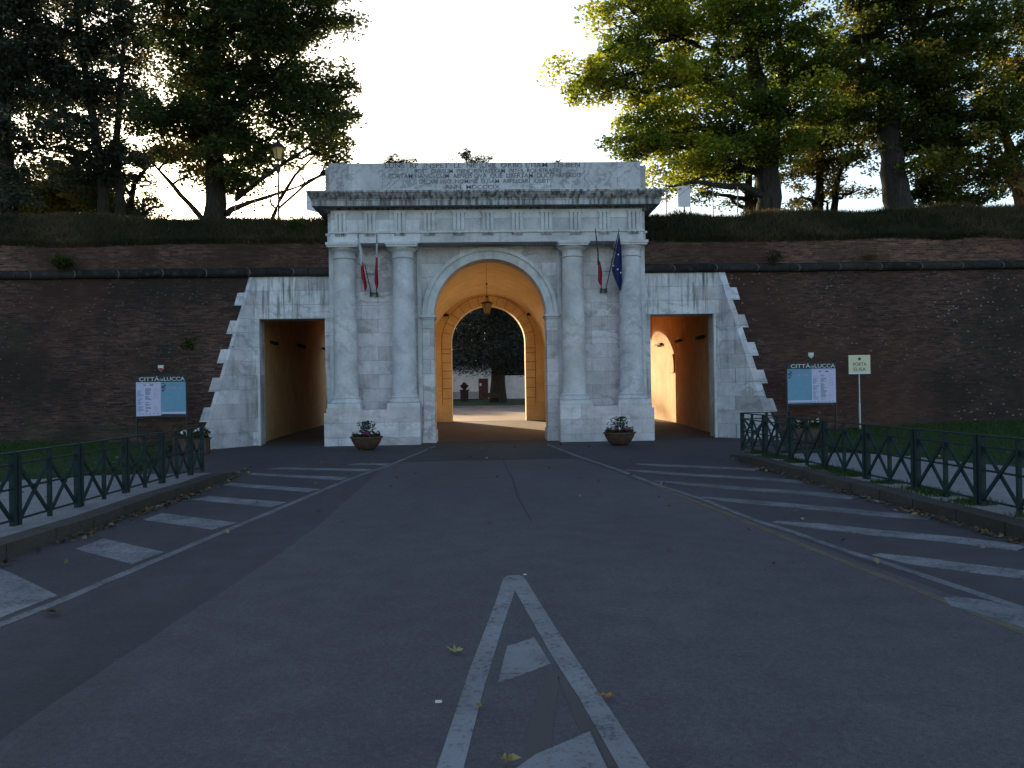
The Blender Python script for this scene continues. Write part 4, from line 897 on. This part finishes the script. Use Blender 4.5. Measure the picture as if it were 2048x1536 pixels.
# ------------------------------------------------------------------ notice boards, sign
def board(name, label, X, Y, w, z0, z1, bz, blue_left, tilt=0.0, group='city notice boards'):
    t = thing(name, label, 'notice board', (X, Y, bz)); H = lambda z: z-bz; hw = w/2
    for s in (-1, 1): MB().box(s*hw-.022, s*hw+.022, .0, .045, 0, H(z1)+.02).build('post', M['dark_metal'], t, smooth=False)
    MB().box(-hw+.022, hw-.022, .01, .035, H(z0)-.06, H(z1)-.17).build('back_panel', M['navy'], t, smooth=False)
    hd = MB().box(-hw, hw, -.012, .008, H(z1)-.165, H(z1)).build('header', M['navy'], t, smooth=False)
    text_mesh('CITTÀ', .155, -hw*.46, H(z1)-.145, -.018, M['letter'], 'lettering', hd, width=w*.40, bold=.001)
    text_mesh('DI', .085, .0+hw*.03, H(z1)-.145, -.018, M['letter'], 'lettering', hd, width=w*.062, bold=.001)
    text_mesh('LUCCA', .155, hw*.54, H(z1)-.145, -.018, M['letter'], 'lettering', hd, width=w*.42, bold=.001)
    b = MB(); zt = H(z1)
    b.tube([(-hw, .02, zt+.02), (-hw*.6, .02, zt+.05), (-.12, .02, zt+.15), (0, .02, zt+.17), (.12, .02, zt+.15), (hw*.6, .02, zt+.05), (hw, .02, zt+.02)], .010, 6)
    for s in (-1, 1):
        for cx, r in ((s*.07, .035), (s*(hw-.02), .035)):
            b.tube([(cx+r*math.cos(a), .02, zt+.055+r*math.sin(a)) for a in np.linspace(0, 2*math.pi*.9, 12)], .007, 5)
    b.tube([(0, .02, zt), (0, .02, zt+.2)], .009, 6); b.build('scrollwork', M['dark_metal'], t)
    sh = MB(); sh.slab([(-.075, zt+.19), (0, zt+.13), (.075, zt+.19), (.078, zt+.31), (.03, zt+.298), (0, zt+.305), (-.03, zt+.298), (-.078, zt+.31)], .0, .02); sh = sh.build('shield', M['fwhite'], t, smooth=False)
    MB().slab([(-.07, zt+.192), (0, zt+.136), (.07, zt+.192), (.072, zt+.222), (-.072, zt+.222)], -.004, .0).build('shield_band', M['red'] if group and not blue_left else M['grey_metal'], sh, smooth=False)
    top, bot = H(z1)-.175, H(z0)
    for side, blue in ((-1, blue_left), (1, not blue_left)):
        x0, x1 = (-hw+.005, -.003) if side < 0 else (.003, hw-.005)
        dzb = .02*tilt*(side)
        ps = MB().slab([(x0, bot+dzb+.01*tilt*side), (x1, bot+dzb*.6), (x1, top), (x0, top)], -.006, .008).build('poster', M['poster_b'] if blue else M['poster_w'], t, smooth=False)
        W_ = x1-x0; hgt = top-bot
        if blue:
            MB().box(x0+.004, x1-.004, -.0085, -.0065, bot+.03, bot+.085).build('footer', M['poster_w'], ps, smooth=False)
            text_mesh('LUCCA', .095, x0+W_*.58, top-.115, -.008, M['ink_b'], 'lettering', ps, width=W_*.52)
            text_mesh('PUCCINI', .095, x0+W_*.58, top-.215, -.008, M['ink_r'], 'lettering', ps, width=W_*.52)
            b = MB()
            for k in range(5): cx, cz, r = x0+.06+.05*(k % 2), top-.05-.05*k, .022+.01*(k % 3); b.slab([(cx+r*math.cos(a)*1.2, cz+r*math.sin(a)) for a in np.linspace(0, 5.5, 7)], -.0075, -.0065)
            b.build('ornament', M['ink_d'], ps, smooth=False)
            b = MB()
            for cxx in (.30, .72):
                for k in range(18): z = top-.30-k*(hgt-.42)/18; l_ = W_*rg.uniform(.06, .15); b.box(x0+W_*cxx-l_, x0+W_*cxx+l_, -.0075, -.0065, z-.006, z+.006)
            b.build('print', M['ink_b'], ps, smooth=False)
        else:
            b = MB(); b2 = MB(); b3 = MB()
            for cxx, bb in ((.05, b), (.37, b3), (.70, b2)):
                for k in range(24):
                    if bb is b2 and 10 < k < 18: continue
                    if rg.rand() < .18: continue
                    z = top-.19-k*(hgt-.27)/24; l_ = W_*rg.uniform(.10, .26); bb.box(x0+W_*cxx, x0+W_*cxx+l_, -.0075, -.0065, z-.006, z+.007)
            b.box(x0+W_*.04, x0+W_*.9, -.0075, -.0065, top-.045, top-.037); b3.box(x0+W_*.3, x0+W_*.40, -.0075, -.0065, top-.10, top-.075); b3.box(x0+W_*.55, x0+W_*.70, -.0075, -.0065, top-.10, top-.07)
            for k in range(6): b3.box(x0+W_*(.1+.15*k), x0+W_*(.1+.15*k)+.025, -.0075, -.0065, bot+.03, bot+.055)
            b.build('print', M['ink'], ps, smooth=False); b2.build('print', M['ink_r'], ps, smooth=False); b3.build('print', M['ink_d'], ps, smooth=False)
    return t
pL = at(321.5, 753, -1.5); wL = at(371.5,760,-1.5)[0]-at(271.5,760,-1.5)[0]
board('notice_board', 'city notice board left of the gate, white poster left and blue poster right', pL[0], -1.5, wL, at(321,830,-1.5)[2], pL[2]+.02, .17, False, 1.0)
pR = at(1622.5, 727, -1.5); wR = at(1671,760,-1.5)[0]-at(1574,760,-1.5)[0]
board('notice_board', 'city notice board right of the gate, blue poster left and white poster right', pR[0], -1.5, wR, at(1622,806,-1.5)[2], pR[2]+.02, .27, True, .3)
sg = thing('gate_sign', 'cream square sign naming the gate, on a thin grey pole before the right brick wall', 'sign', (at(1721,860,-1.5)[0], -1.5, .27))
zt, zb_ = at(1721,710,-1.5)[2]-.27, at(1721,748,-1.5)[2]-.27; hw = .325
MB().lathe([(.032,0),(.032,.8),(.022,.84),(.022,zt-.1)], (0,.03,0), 12).build('pole', M['grey_metal'], sg)
pn = MB().box(-hw, hw, -.012, .006, zb_, zt).build('panel', M['cream'], sg, smooth=False)
text_mesh('PORTA', .155, 0, zb_+.235, -.014, M['sign_ink'], 'lettering', pn, width=.40, depth=.001); text_mesh('ELISA', .155, 0, zb_+.085, -.014, M['sign_ink'], 'lettering', pn, width=.36, depth=.001)
MB().slab([(-.045,zt-.13),(0,zt-.16),(.045,zt-.13),(.05,zt-.09),(.02,zt-.085),(0,zt-.05),(-.02,zt-.085),(-.05,zt-.09)], -.016, -.012).build('crest', M['sign_ink'], pn, smooth=False)
MB().box(-hw, hw, -.015, -.012, zb_, zb_+.05).build('lower_band', M['white'], pn, smooth=False)

# ------------------------------------------------------------------ flower bowls and planters
def bowl(name, label, x, y, seed, r=.47):
    rg = np.random.RandomState(seed); t = thing(name, label, 'flower pot', (x, y, .0), 0, 'terracotta bowls before the gate')
    MB().lathe([(r*.42,.01),(r*.5,.02),(r*.72,.12),(r*.88,.25),(r*.93,.33),(r*1.0,.34),(r*1.0,.38),(r*.94,.385),(r*.88,.35),(r*.86,.33)], (0,0,0), 32, cap=False).build('pot', M['terracotta'], t)
    MB().lathe([(r*.87,.33),(.01,.37)], (0,0,0), 24, cap=False).build('soil', M['soil'], t)
    n = 900; a = rg.uniform(0, 6.28, n); rr_ = r*.85*rg.rand(n)**.5; C = np.stack([rr_*np.cos(a), rr_*np.sin(a), .37+rg.rand(n)*.09], 1)
    V, Fq = leaf_quads(C, .06, .05, rg, 1.0); fast_mesh('leaves', V, Fq, M['leaf_r2'], t, rg.rand(n)*.6)
    pc = MB(); n = 420; C = np.stack([rg.normal(0,.09,n)+.02, rg.normal(0,.08,n), .40+rg.rand(n)*.42], 1); C[:, 0] *= 1.35-1.1*np.abs((C[:, 2]-.6)); V, Fq = leaf_quads(C, .07, .05, rg, 1.0)
    fast_mesh('central_plant', V, Fq, M['leaf_b'], t, rg.rand(n)*.4)
    for mt, nn, nmx in ((M['petal_w'], 12, 'white_flowers'), (M['petal_p'], 26, 'magenta_flowers')):
        Cs = []
        for _ in range(nn):
            a = rg.uniform(0, 6.28); q_ = r*.8*rg.rand()**.5; c = np.array([q_*math.cos(a), q_*math.sin(a), .44+rg.rand()*.07]); Cs.append(c+rg.normal(0, .016, (12, 3)))
        C = np.concatenate(Cs); V, Fq = leaf_quads(C, .05, .045, rg, 1.0); fast_mesh(nmx, V, Fq, mt, t)
bowl('flower_bowl', 'terracotta bowl of small flowers before the left pedestal of the gate', at(733,880,-1.75)[0], -1.75, 81)
bowl('flower_bowl', 'terracotta bowl of small flowers before the right pedestal of the gate', at(1239,870,-1.8)[0], -1.8, 83)
def trough(label, x, y, seed, w=.9):
    rg = np.random.RandomState(seed); t = thing('planter_box', label, 'planter', (x, y, .0), 0, 'planter boxes behind the railings')
    b = MB(); b.box(-w/2, w/2, -.18, .18, .02, .40); b.box(-w/2-.02, w/2+.02, -.20, .20, .40, .44); b.build('box', M['terracotta'], t, smooth=False)
    n = 900; C = np.stack([rg.uniform(-w/2,w/2,n), rg.normal(0,.12,n), .44+rg.rand(n)**1.5*.28], 1); V, Fq = leaf_quads(C, .08, .06, rg, 1.0); fast_mesh('leaves', V, Fq, M['leaf_r2'], t, rg.rand(n)*.7)
    Cs = [np.array([rg.uniform(-w/2,w/2), -.12, .5+rg.rand()*.2])+rg.normal(0,.02,(14,3)) for _ in range(9)]; V, Fq = leaf_quads(np.concatenate(Cs), .055, .05, rg, 1.0); fast_mesh('white_flowers', V, Fq, M['petal_w'], t)
trough('planter of white flowers behind the left railing beside the marble quoins', -8.35, -2.2, 85)
trough('planter of white flowers behind the right railing under the notice board', 8.9, -2.4, 87)

# ------------------------------------------------------------------ flags
def flag(label, pole_px, cloth, Yb=.80, Yt=-.25):
    (x0, y0), (x1, y1) = pole_px; p0 = at(x0, y0, Yb); p1 = at(x1, y1, Yt)
    t = thing('flag', label, 'flag', tuple(p0), 0, 'flags hung on the gate'); off = p0
    MB().tube([p0, p1], .014, 8).build('pole', M['dark_metal'], t, off=off)
    MB().lathe([(.004,.0),(.022,.03),(.004,.09)], tuple(p1), 10).build('finial', M['grey_metal'], t, off=off)
    cl = None
    for mat, left, right, y0_, y1_ in cloth:       # silhouette rows in measured pixels
        b = MB(); n = 15; m_ = 11; V = []
        for i in range(n):
            f = i/(n-1); yy = y0_+(y1_-y0_)*f
            xl = np.interp(yy, [p[1] for p in left], [p[0] for p in left]); xr = np.interp(yy, [p[1] for p in right], [p[0] for p in right])
            fy = (yy-y1)/(y0-y1); Yc = Yt+(Yb-Yt)*min(1, max(0, fy))*.6
            for j in range(m_):
                g = j/(m_-1); P0 = at(xl+(xr-xl)*g, yy, Yc); V.append((P0[0], P0[1]+.035*math.sin(g*9+f*2.0)-.03, P0[2]))
        F_ = [(i*m_+j, i*m_+j+1, (i+1)*m_+j+1, (i+1)*m_+j) for i in range(n-1) for j in range(m_-1)]
        b.add(V, F_); o = b.build('cloth', mat, t, fix=False, off=off); o.modifiers.new('t', 'SOLIDIFY').thickness = .006; cl = cl or o
    return t, cl, off
c3 = lambda x, y: (690+x/10.97, 460+y/10.97); c4 = lambda x, y: (1170+x/10.97, 455+y/10.97)
flag('red and white flag drooping on the leftmost pole of the gate', (c3(578,1390), c3(280,110)),
  [(M['fwhite'], [c3(270,180),c3(295,350),c3(330,600),c3(350,800)], [c3(300,180),c3(360,350),c3(420,570),c3(440,800)], c3(0,190)[1], c3(0,790)[1]),
   (M['red'], [c3(365,700),c3(345,830),c3(355,1050),c3(395,1130),c3(435,1350)], [c3(395,700),c3(430,900),c3(470,1100),c3(495,1260),c3(440,1350)], c3(0,700)[1], c3(0,1345)[1])])
flag('narrow furled red and white flag, second from the left', (c3(685,1390), c3(700,110)),
  [(M['fwhite'], [c3(680,300),c3(680,600)], [c3(718,300),c3(725,600)], c3(0,300)[1], c3(0,620)[1]),
   (M['red'], [c3(680,590),c3(650,950),c3(648,1160),c3(705,1290)], [c3(718,590),c3(725,900),c3(742,1180),c3(715,1290)], c3(0,595)[1], c3(0,1288)[1])])
flag('narrow furled green white and red flag on the right pair of poles', (c4(365,1360), c4(228,60)),
  [(M['fgreen'], [c4(235,200),c4(250,400),c4(272,480),c4(274,820)], [c4(262,200),c4(275,400),c4(292,500),c4(296,820)], c4(0,200)[1], c4(0,820)[1]),
   (M['red'], [c4(310,740),c4(284,820),c4(285,1180),c4(355,1290)], [c4(325,740),c4(352,850),c4(377,1000),c4(362,1290)], c4(0,745)[1], c4(0,1288)[1])])
ft, fc, fo = flag('dark blue flag with pale stars hanging on the rightmost pole of the gate', (c4(455,1360), c4(745,70)),
  [(M['blue'], [c4(738,150),c4(690,440),c4(625,780),c4(575,890),c4(640,1090),c4(765,1390)], [c4(750,150),c4(790,430),c4(805,700),c4(805,1200),c4(770,1390)], c4(0,150)[1], c4(0,1388)[1])])
for k, (sx_, sy_) in enumerate([(733,590),(720,915),(788,990),(622,835)]):
    p = at(*c4(sx_, sy_), -.32); b = MB(); b.slab([(p[0]+(.035 if i % 2 == 0 else .015)*math.sin(i*math.pi/5), p[2]+(.035 if i % 2 == 0 else .015)*math.cos(i*math.pi/5)) for i in range(10)], -.305, -.295)
    b.build('star', M['star'], fc, smooth=False, off=fo); 
for c, nm, lab in ((c3, 0, 'iron bracket holding the left pair of flag poles'), (c4, 1, 'iron bracket holding the right pair of flag poles')):
    a, d = (c(570,1385), c(700,1385)) if nm == 0 else (c(360,1360), c(460,1360))
    p, q_ = at(*a, .80), at(*d, .80); e, f = (c(480,960), c(650,975)) if nm == 0 else (c(395,955), c(540,960))
    t = thing('flag_bracket', lab, 'bracket', tuple(p), 0, 'flag brackets on the gate')
    b = MB(); b.bar(p, q_, .03); b.box(p[0]-.03, p[0]+.03, .72, .9, p[2]-.10, p[2]+.03); b.box(q_[0]-.03, q_[0]+.03, .72, .9, q_[2]-.10, q_[2]+.03); b.build('socket_bar', M['dark_metal'], t, off=p)
    b = MB(); b.bar(at(*e, .45), at(*f, .45), .02); b.bar(at((e[0]+f[0])/2, (e[1]+f[1])/2, .45), at((e[0]+f[0])/2, (e[1]+f[1])/2, .9), .02); b.build('spacer', M['dark_metal'], t, off=p)

# ------------------------------------------------------------------ lanterns and fittings
hl = thing('hanging_lantern', 'iron lantern with amber glass hanging on a chain in the archway', 'lantern', (.0, 6.0, 4.45))
zc = at(974,558,6)[2]-4.45; z1 = .52
MB().tube([(0,0,1.25),(0,0,2.02)], .006, 6).build('rod', M['dark_metal'], hl)
b = MB()
for k in range(9):
    z = z1+.26+k*.055; ang = (k % 2)*math.pi/2; b.tube([(.018*math.cos(a)*math.cos(ang), .018*math.cos(a)*math.sin(ang), z+.036*math.sin(a)) for a in np.linspace(0, 2*math.pi, 9)], .006, 5)
b.build('chain', M['dark_metal'], hl)
MB().lathe([(.01,1.27),(.05,1.25),(.02,1.2)], (0,0,0), 10).build('ceiling_boss', M['dark_metal'], hl)
b = MB()
for a in (0, math.pi/2, math.pi, 3*math.pi/2): b.tube([(.02*math.cos(a), .02*math.sin(a), z1+.24), (.07*math.cos(a), .07*math.sin(a), z1+.17), (.05*math.cos(a), .05*math.sin(a), z1+.11), (.15*math.cos(a), .15*math.sin(a), z1+.0)], .009, 5)
b.lathe([(.02,z1+.2),(.045,z1+.23),(.02,z1+.27)], (0,0,0), 10); b.build('hanger', M['dark_metal'], hl)
MB().lathe([(.25,z1-.03),(.26,z1-.01),(.17,z1+.03),(.03,z1+.06)], (0,0,0), 6).build('cap', M['dark_metal'], hl)
MB().lathe([(.10,z1-.42),(.19,z1-.03)], (0,0,0), 6, cap=False).build('glass', M['glass'], hl, smooth=False)
b = MB()
for k in range(6):
    a = 2*math.pi*k/6; b.tube([(.105*math.cos(a), .105*math.sin(a), z1-.42), (.195*math.cos(a), .195*math.sin(a), z1-.03)], .008, 5)
b.lathe([(.11,z1-.44),(.115,z1-.42),(.11,z1-.41)], (0,0,0), 6); b.build('cage', M['dark_metal'], hl)
def lamp(name, label, X, Y, z0, z1_, hl_):
    t = thing(name, label, 'street lamp', (X, Y, z0), 0, 'street lamps on the rampart'); H = z1_-z0
    MB().lathe([(.10,0),(.10,.1),(.06,.2),(.055,.6),(.04,.7),(.035,H-.5),(.06,H-.45),(.085,H-.35),(.06,H-.25),(.035,H-.2),(.045,H-.05),(.02,H)], (0,0,0), 12).build('pole', M['dark_metal'], t)
    MB().lathe([(.11,H+.02),(.20,H+.45)], (0,0,0), 4, cap=True).build('glass', M['glass'], t, smooth=False)
    b = MB()
    for k in range(4):
        a = math.pi/2*k; b.tube([(.115*math.cos(a), .115*math.sin(a), H), (.205*math.cos(a), .205*math.sin(a), H+.46)], .012, 5)
    b.lathe([(.13,H-.02),(.13,H+.02)], (0,0,0), 8); b.build('frame', M['dark_metal'], t)
    MB().lathe([(.27,H+.45),(.25,H+.49),(.14,H+.60),(.06,H+.66),(.03,H+.74),(.04,H+.78),(.01,H+.83)], (0,0,0), 12).build('cap', M['dark_metal'], t)
p = at(556,320,5); lamp('street_lamp', 'old style street lamp with pale glass beside the big maple on the left rampart', p[0], 5, crest(p[0])-.1, p[2], .8)
p = at(1367,345,9); lamp('street_lamp', 'dark street lamp half hidden by foliage above the right wing', p[0], 9, crest(p[0])-.1, p[2]+.15, .8)
# mesh fences on the rampart beside the attic
def wire_fence(label, xs_px, Y, ztop, panel, zb):
    X = [at(x, 400, Y)[0] for x in xs_px]; t = thing('wire_fence', label, 'fence', (X[0], Y, zb), 0, 'wire fences on the rampart')
    for x in X: MB().tube([(x-X[0],0,-.1),(x-X[0],0,ztop-zb)], .02, 8).build('post', M['rust_metal'], t)
    b = MB(); h = ztop-zb
    for i in range(len(X)-1):
        a, c = X[i]-X[0], X[i+1]-X[0]
        b.tube([(a,0,.08),(c,0,h-.05)], .005, 4); b.tube([(a,.01,h-.05),(c,.01,.08)], .005, 4)
        for z in (.08, h*.5, h-.05): b.tube([(a,0,z),(c,0,z)], .004, 4)
    b.build('wires', M['dark_metal'], t)
    px, py0, py1, pw, sk = panel; q_ = at(px, (py0+py1)/2, Y-.06); hh = (py1-py0)*mpp(Y)/2; w_ = pw*mpp(Y)/2; cx, cz = q_[0]-X[0], q_[2]-zb
    t2 = thing('blank_banner', ('pale blank panel tied to the wire fence left of the attic' if px < 1000 else 'pale blank panel tied to the wire fence right of the attic'), 'banner', (q_[0], Y-.06, q_[2]), 0, 'blank panels on the wire fences')
    MB().slab([(-w_,-hh+sk),(w_,-hh-sk*.4),(w_,hh),(-w_,hh)], -.01, .01).build('sheet', M['white'], t2, smooth=False)
    b = MB(); b.tube([(-w_,-.014,0),(w_*.9,-.014,hh*.9)], .006, 4).build('tie', M['dark_metal'], t2)
wire_fence('thin wire fence with slim posts on the rampart left of the attic', (470,510,605,650), 4.8, 9.03, (630,388,426,34,.12), 7.5)
wire_fence('thin wire fence with slim posts on the rampart right of the attic', (1290,1333,1380,1426,1475), 4.8, 9.06, (1368,372,414,26,.0), 7.5)

def wall_fit(label, P0, P1, out):
    P0 = np.array(P0, float); P1 = np.array(P1, float); t = thing('wall_fitting', label, 'wall light', tuple(P0), 0, 'dark fittings in the passages')
    n = np.array(out, float); n /= np.linalg.norm(n); off = P0
    b = MB(); b.bar(P0+n*.16, P1+n*.16, .13, .10).build('housing', M['wood'], t, smooth=False, off=off)
    b = MB(); 
    for f in (.2, .8): q_ = P0+(P1-P0)*f; b.bar(q_, q_+n*.12, .03)
    b.build('arm', M['dark_metal'], t, smooth=False, off=off)
for s, lab in ((-1, 'left'), (1, 'right')):
    for i, (y0, y1, xa, xb, z) in enumerate([(3.9,5.0,7.88,7.97,3.45),(9.2,10.5,8.37,8.50,3.62),(14.6,15.8,8.74,8.735,3.75)]):
        wall_fit('dark wall fitting in the %s side passage, %s' % (lab, ('nearest its door','in the middle','farthest in')[i]), (s*(xa if s > 0 else min(xa, 7.98)), y0, z), (s*(xb if s > 0 else min(xb-.1, 8.05)), y1, z), (-s, 0, 0))
for s, lab in ((-1, 'left'), (1, 'right')):
    t = thing('spot_fitting', 'small dark round fitting beside the inner arch, %s of the hanging lantern' % lab, 'spot light', (.15+s*2.15, 16.9, 5.42), 0, 'round fittings by the inner arch')
    MB().lathe([(.13,0),(.15,.05),(.14,.12),(.02,.16)], (0,-.05,0), 14).build('housing', M['wood'], t); MB().box(-.03,.03,-.02,.12,.03,.09).build('mount', M['dark_metal'], t, smooth=False)
pp = MB().box(8.56, 8.72, 12.0, 12.7, 2.3, 3.15).build('wall_plaque', M['plaster_pale'], smooth=False); tag(pp, 'pale plaque on the sunlit wall inside the right side passage', 'plaque')

# ------------------------------------------------------------------ fallen leaves
rg = np.random.RandomState(91); C = []
for _ in range(360):
    y = rg.uniform(-18, -7); y = y if rg.rand() < .4 else rg.choice([-13.8,-12.6,-15.2,-11.5])+rg.normal(0, .5)
    C.append((-fL(y)+.06+abs(rg.normal(0, .10)), y, .016+rg.rand()*.02))
for _ in range(360):
    y = rg.uniform(-19, -7); y = y if rg.rand() < .4 else rg.choice([-11,-13.1,-14.9,-16.8,-9.6])+rg.normal(0, .45)
    C.append((fR(y)-.04-abs(rg.normal(0, .10)), y, .016+rg.rand()*.02))
for _ in range(90): C.append((rg.uniform(-5, 5), rg.uniform(-18, -1), .024))
for _ in range(260): s = rg.choice([-1, 1]); C.append((s*rg.uniform(6.2, 14), rg.uniform(-14, -2), .24 if s > 0 else .22))
for _ in range(200): s = rg.choice([-1, 1]); x = s*rg.uniform(5.3, 20); C.append(tuple(bankz(x, rg.rand())+(0, -.08, .08)))
C = np.array(C); V, Fq = leaf_quads(C, .085, .06, rg, .35, 0.0)
tag(fast_mesh('fallen_leaves', V, Fq, M['litter'], None, rg.rand(len(C))), 'small dry leaves scattered along the kerbs, road and grass', 'leaves', kind='stuff')
def bigleaf(label, px, py, L, mt, seed):
    rg = np.random.RandomState(seed); p = gnd(px, py); t = MB(); n = 14; a = rg.uniform(0, 6.28)
    vs = [(0, 0, .022)]
    for k in range(n):
        g = 2*math.pi*k/n; r = L*(.5 if k % 2 == 0 else .30)*(1.25 if k in (0, 7) else .8); x, y = r*math.cos(g), r*math.sin(g)*.7
        vs.append((x*math.cos(a)-y*math.sin(a), x*math.sin(a)+y*math.cos(a), .02+rg.rand()*.035))
    t.add(vs, [(0, k+1, (k+1) % n+1) for k in range(n)]); o = t.build('fallen_leaf', mt, smooth=False); o.location = (p[0], p[1], 0); tag(o, label, 'leaf', 'large single leaves on the road'); return o
ly = plain('ochre_leaf', (.30,.24,.09), .8, 0, .3); lo_ = plain('orange_leaf', (.36,.16,.03), .8, 0, .3); lb = plain('brown_leaf', (.10,.05,.03), .8, 0, .3)
bigleaf('curled ochre leaf lying left of the white nose marking', 912, 1308, .13, ly, 1)
bigleaf('orange leaf on the right arm of the white nose marking', 1213, 1401, .11, lo_, 2)
bigleaf('flat brown leaf beside the left edge line', 106, 1230, .17, lb, 3)
bigleaf('brown and ochre leaf at the bottom edge by the lower nose bar', 1016, 1531, .10, ly, 4)
bigleaf('tiny ochre leaf on the left arm of the nose marking', 956, 1421, .05, ly, 6)
o = MB().box(-.018,.018,-.008,.008,.006,.016).build('paper_scrap', M['paper'], smooth=False); p = gnd(877,1407); o.location = (p[0], p[1], 0); tag(o, 'small white scrap on the asphalt left of the nose marking', 'litter')
o = MB().box(-.014,.014,-.007,.007,.006,.014).build('paper_scrap', M['paper'], smooth=False); p = gnd(1050,1151); o.location = (p[0], p[1], 0); tag(o, 'tiny white scrap at the tip of the nose marking', 'litter')
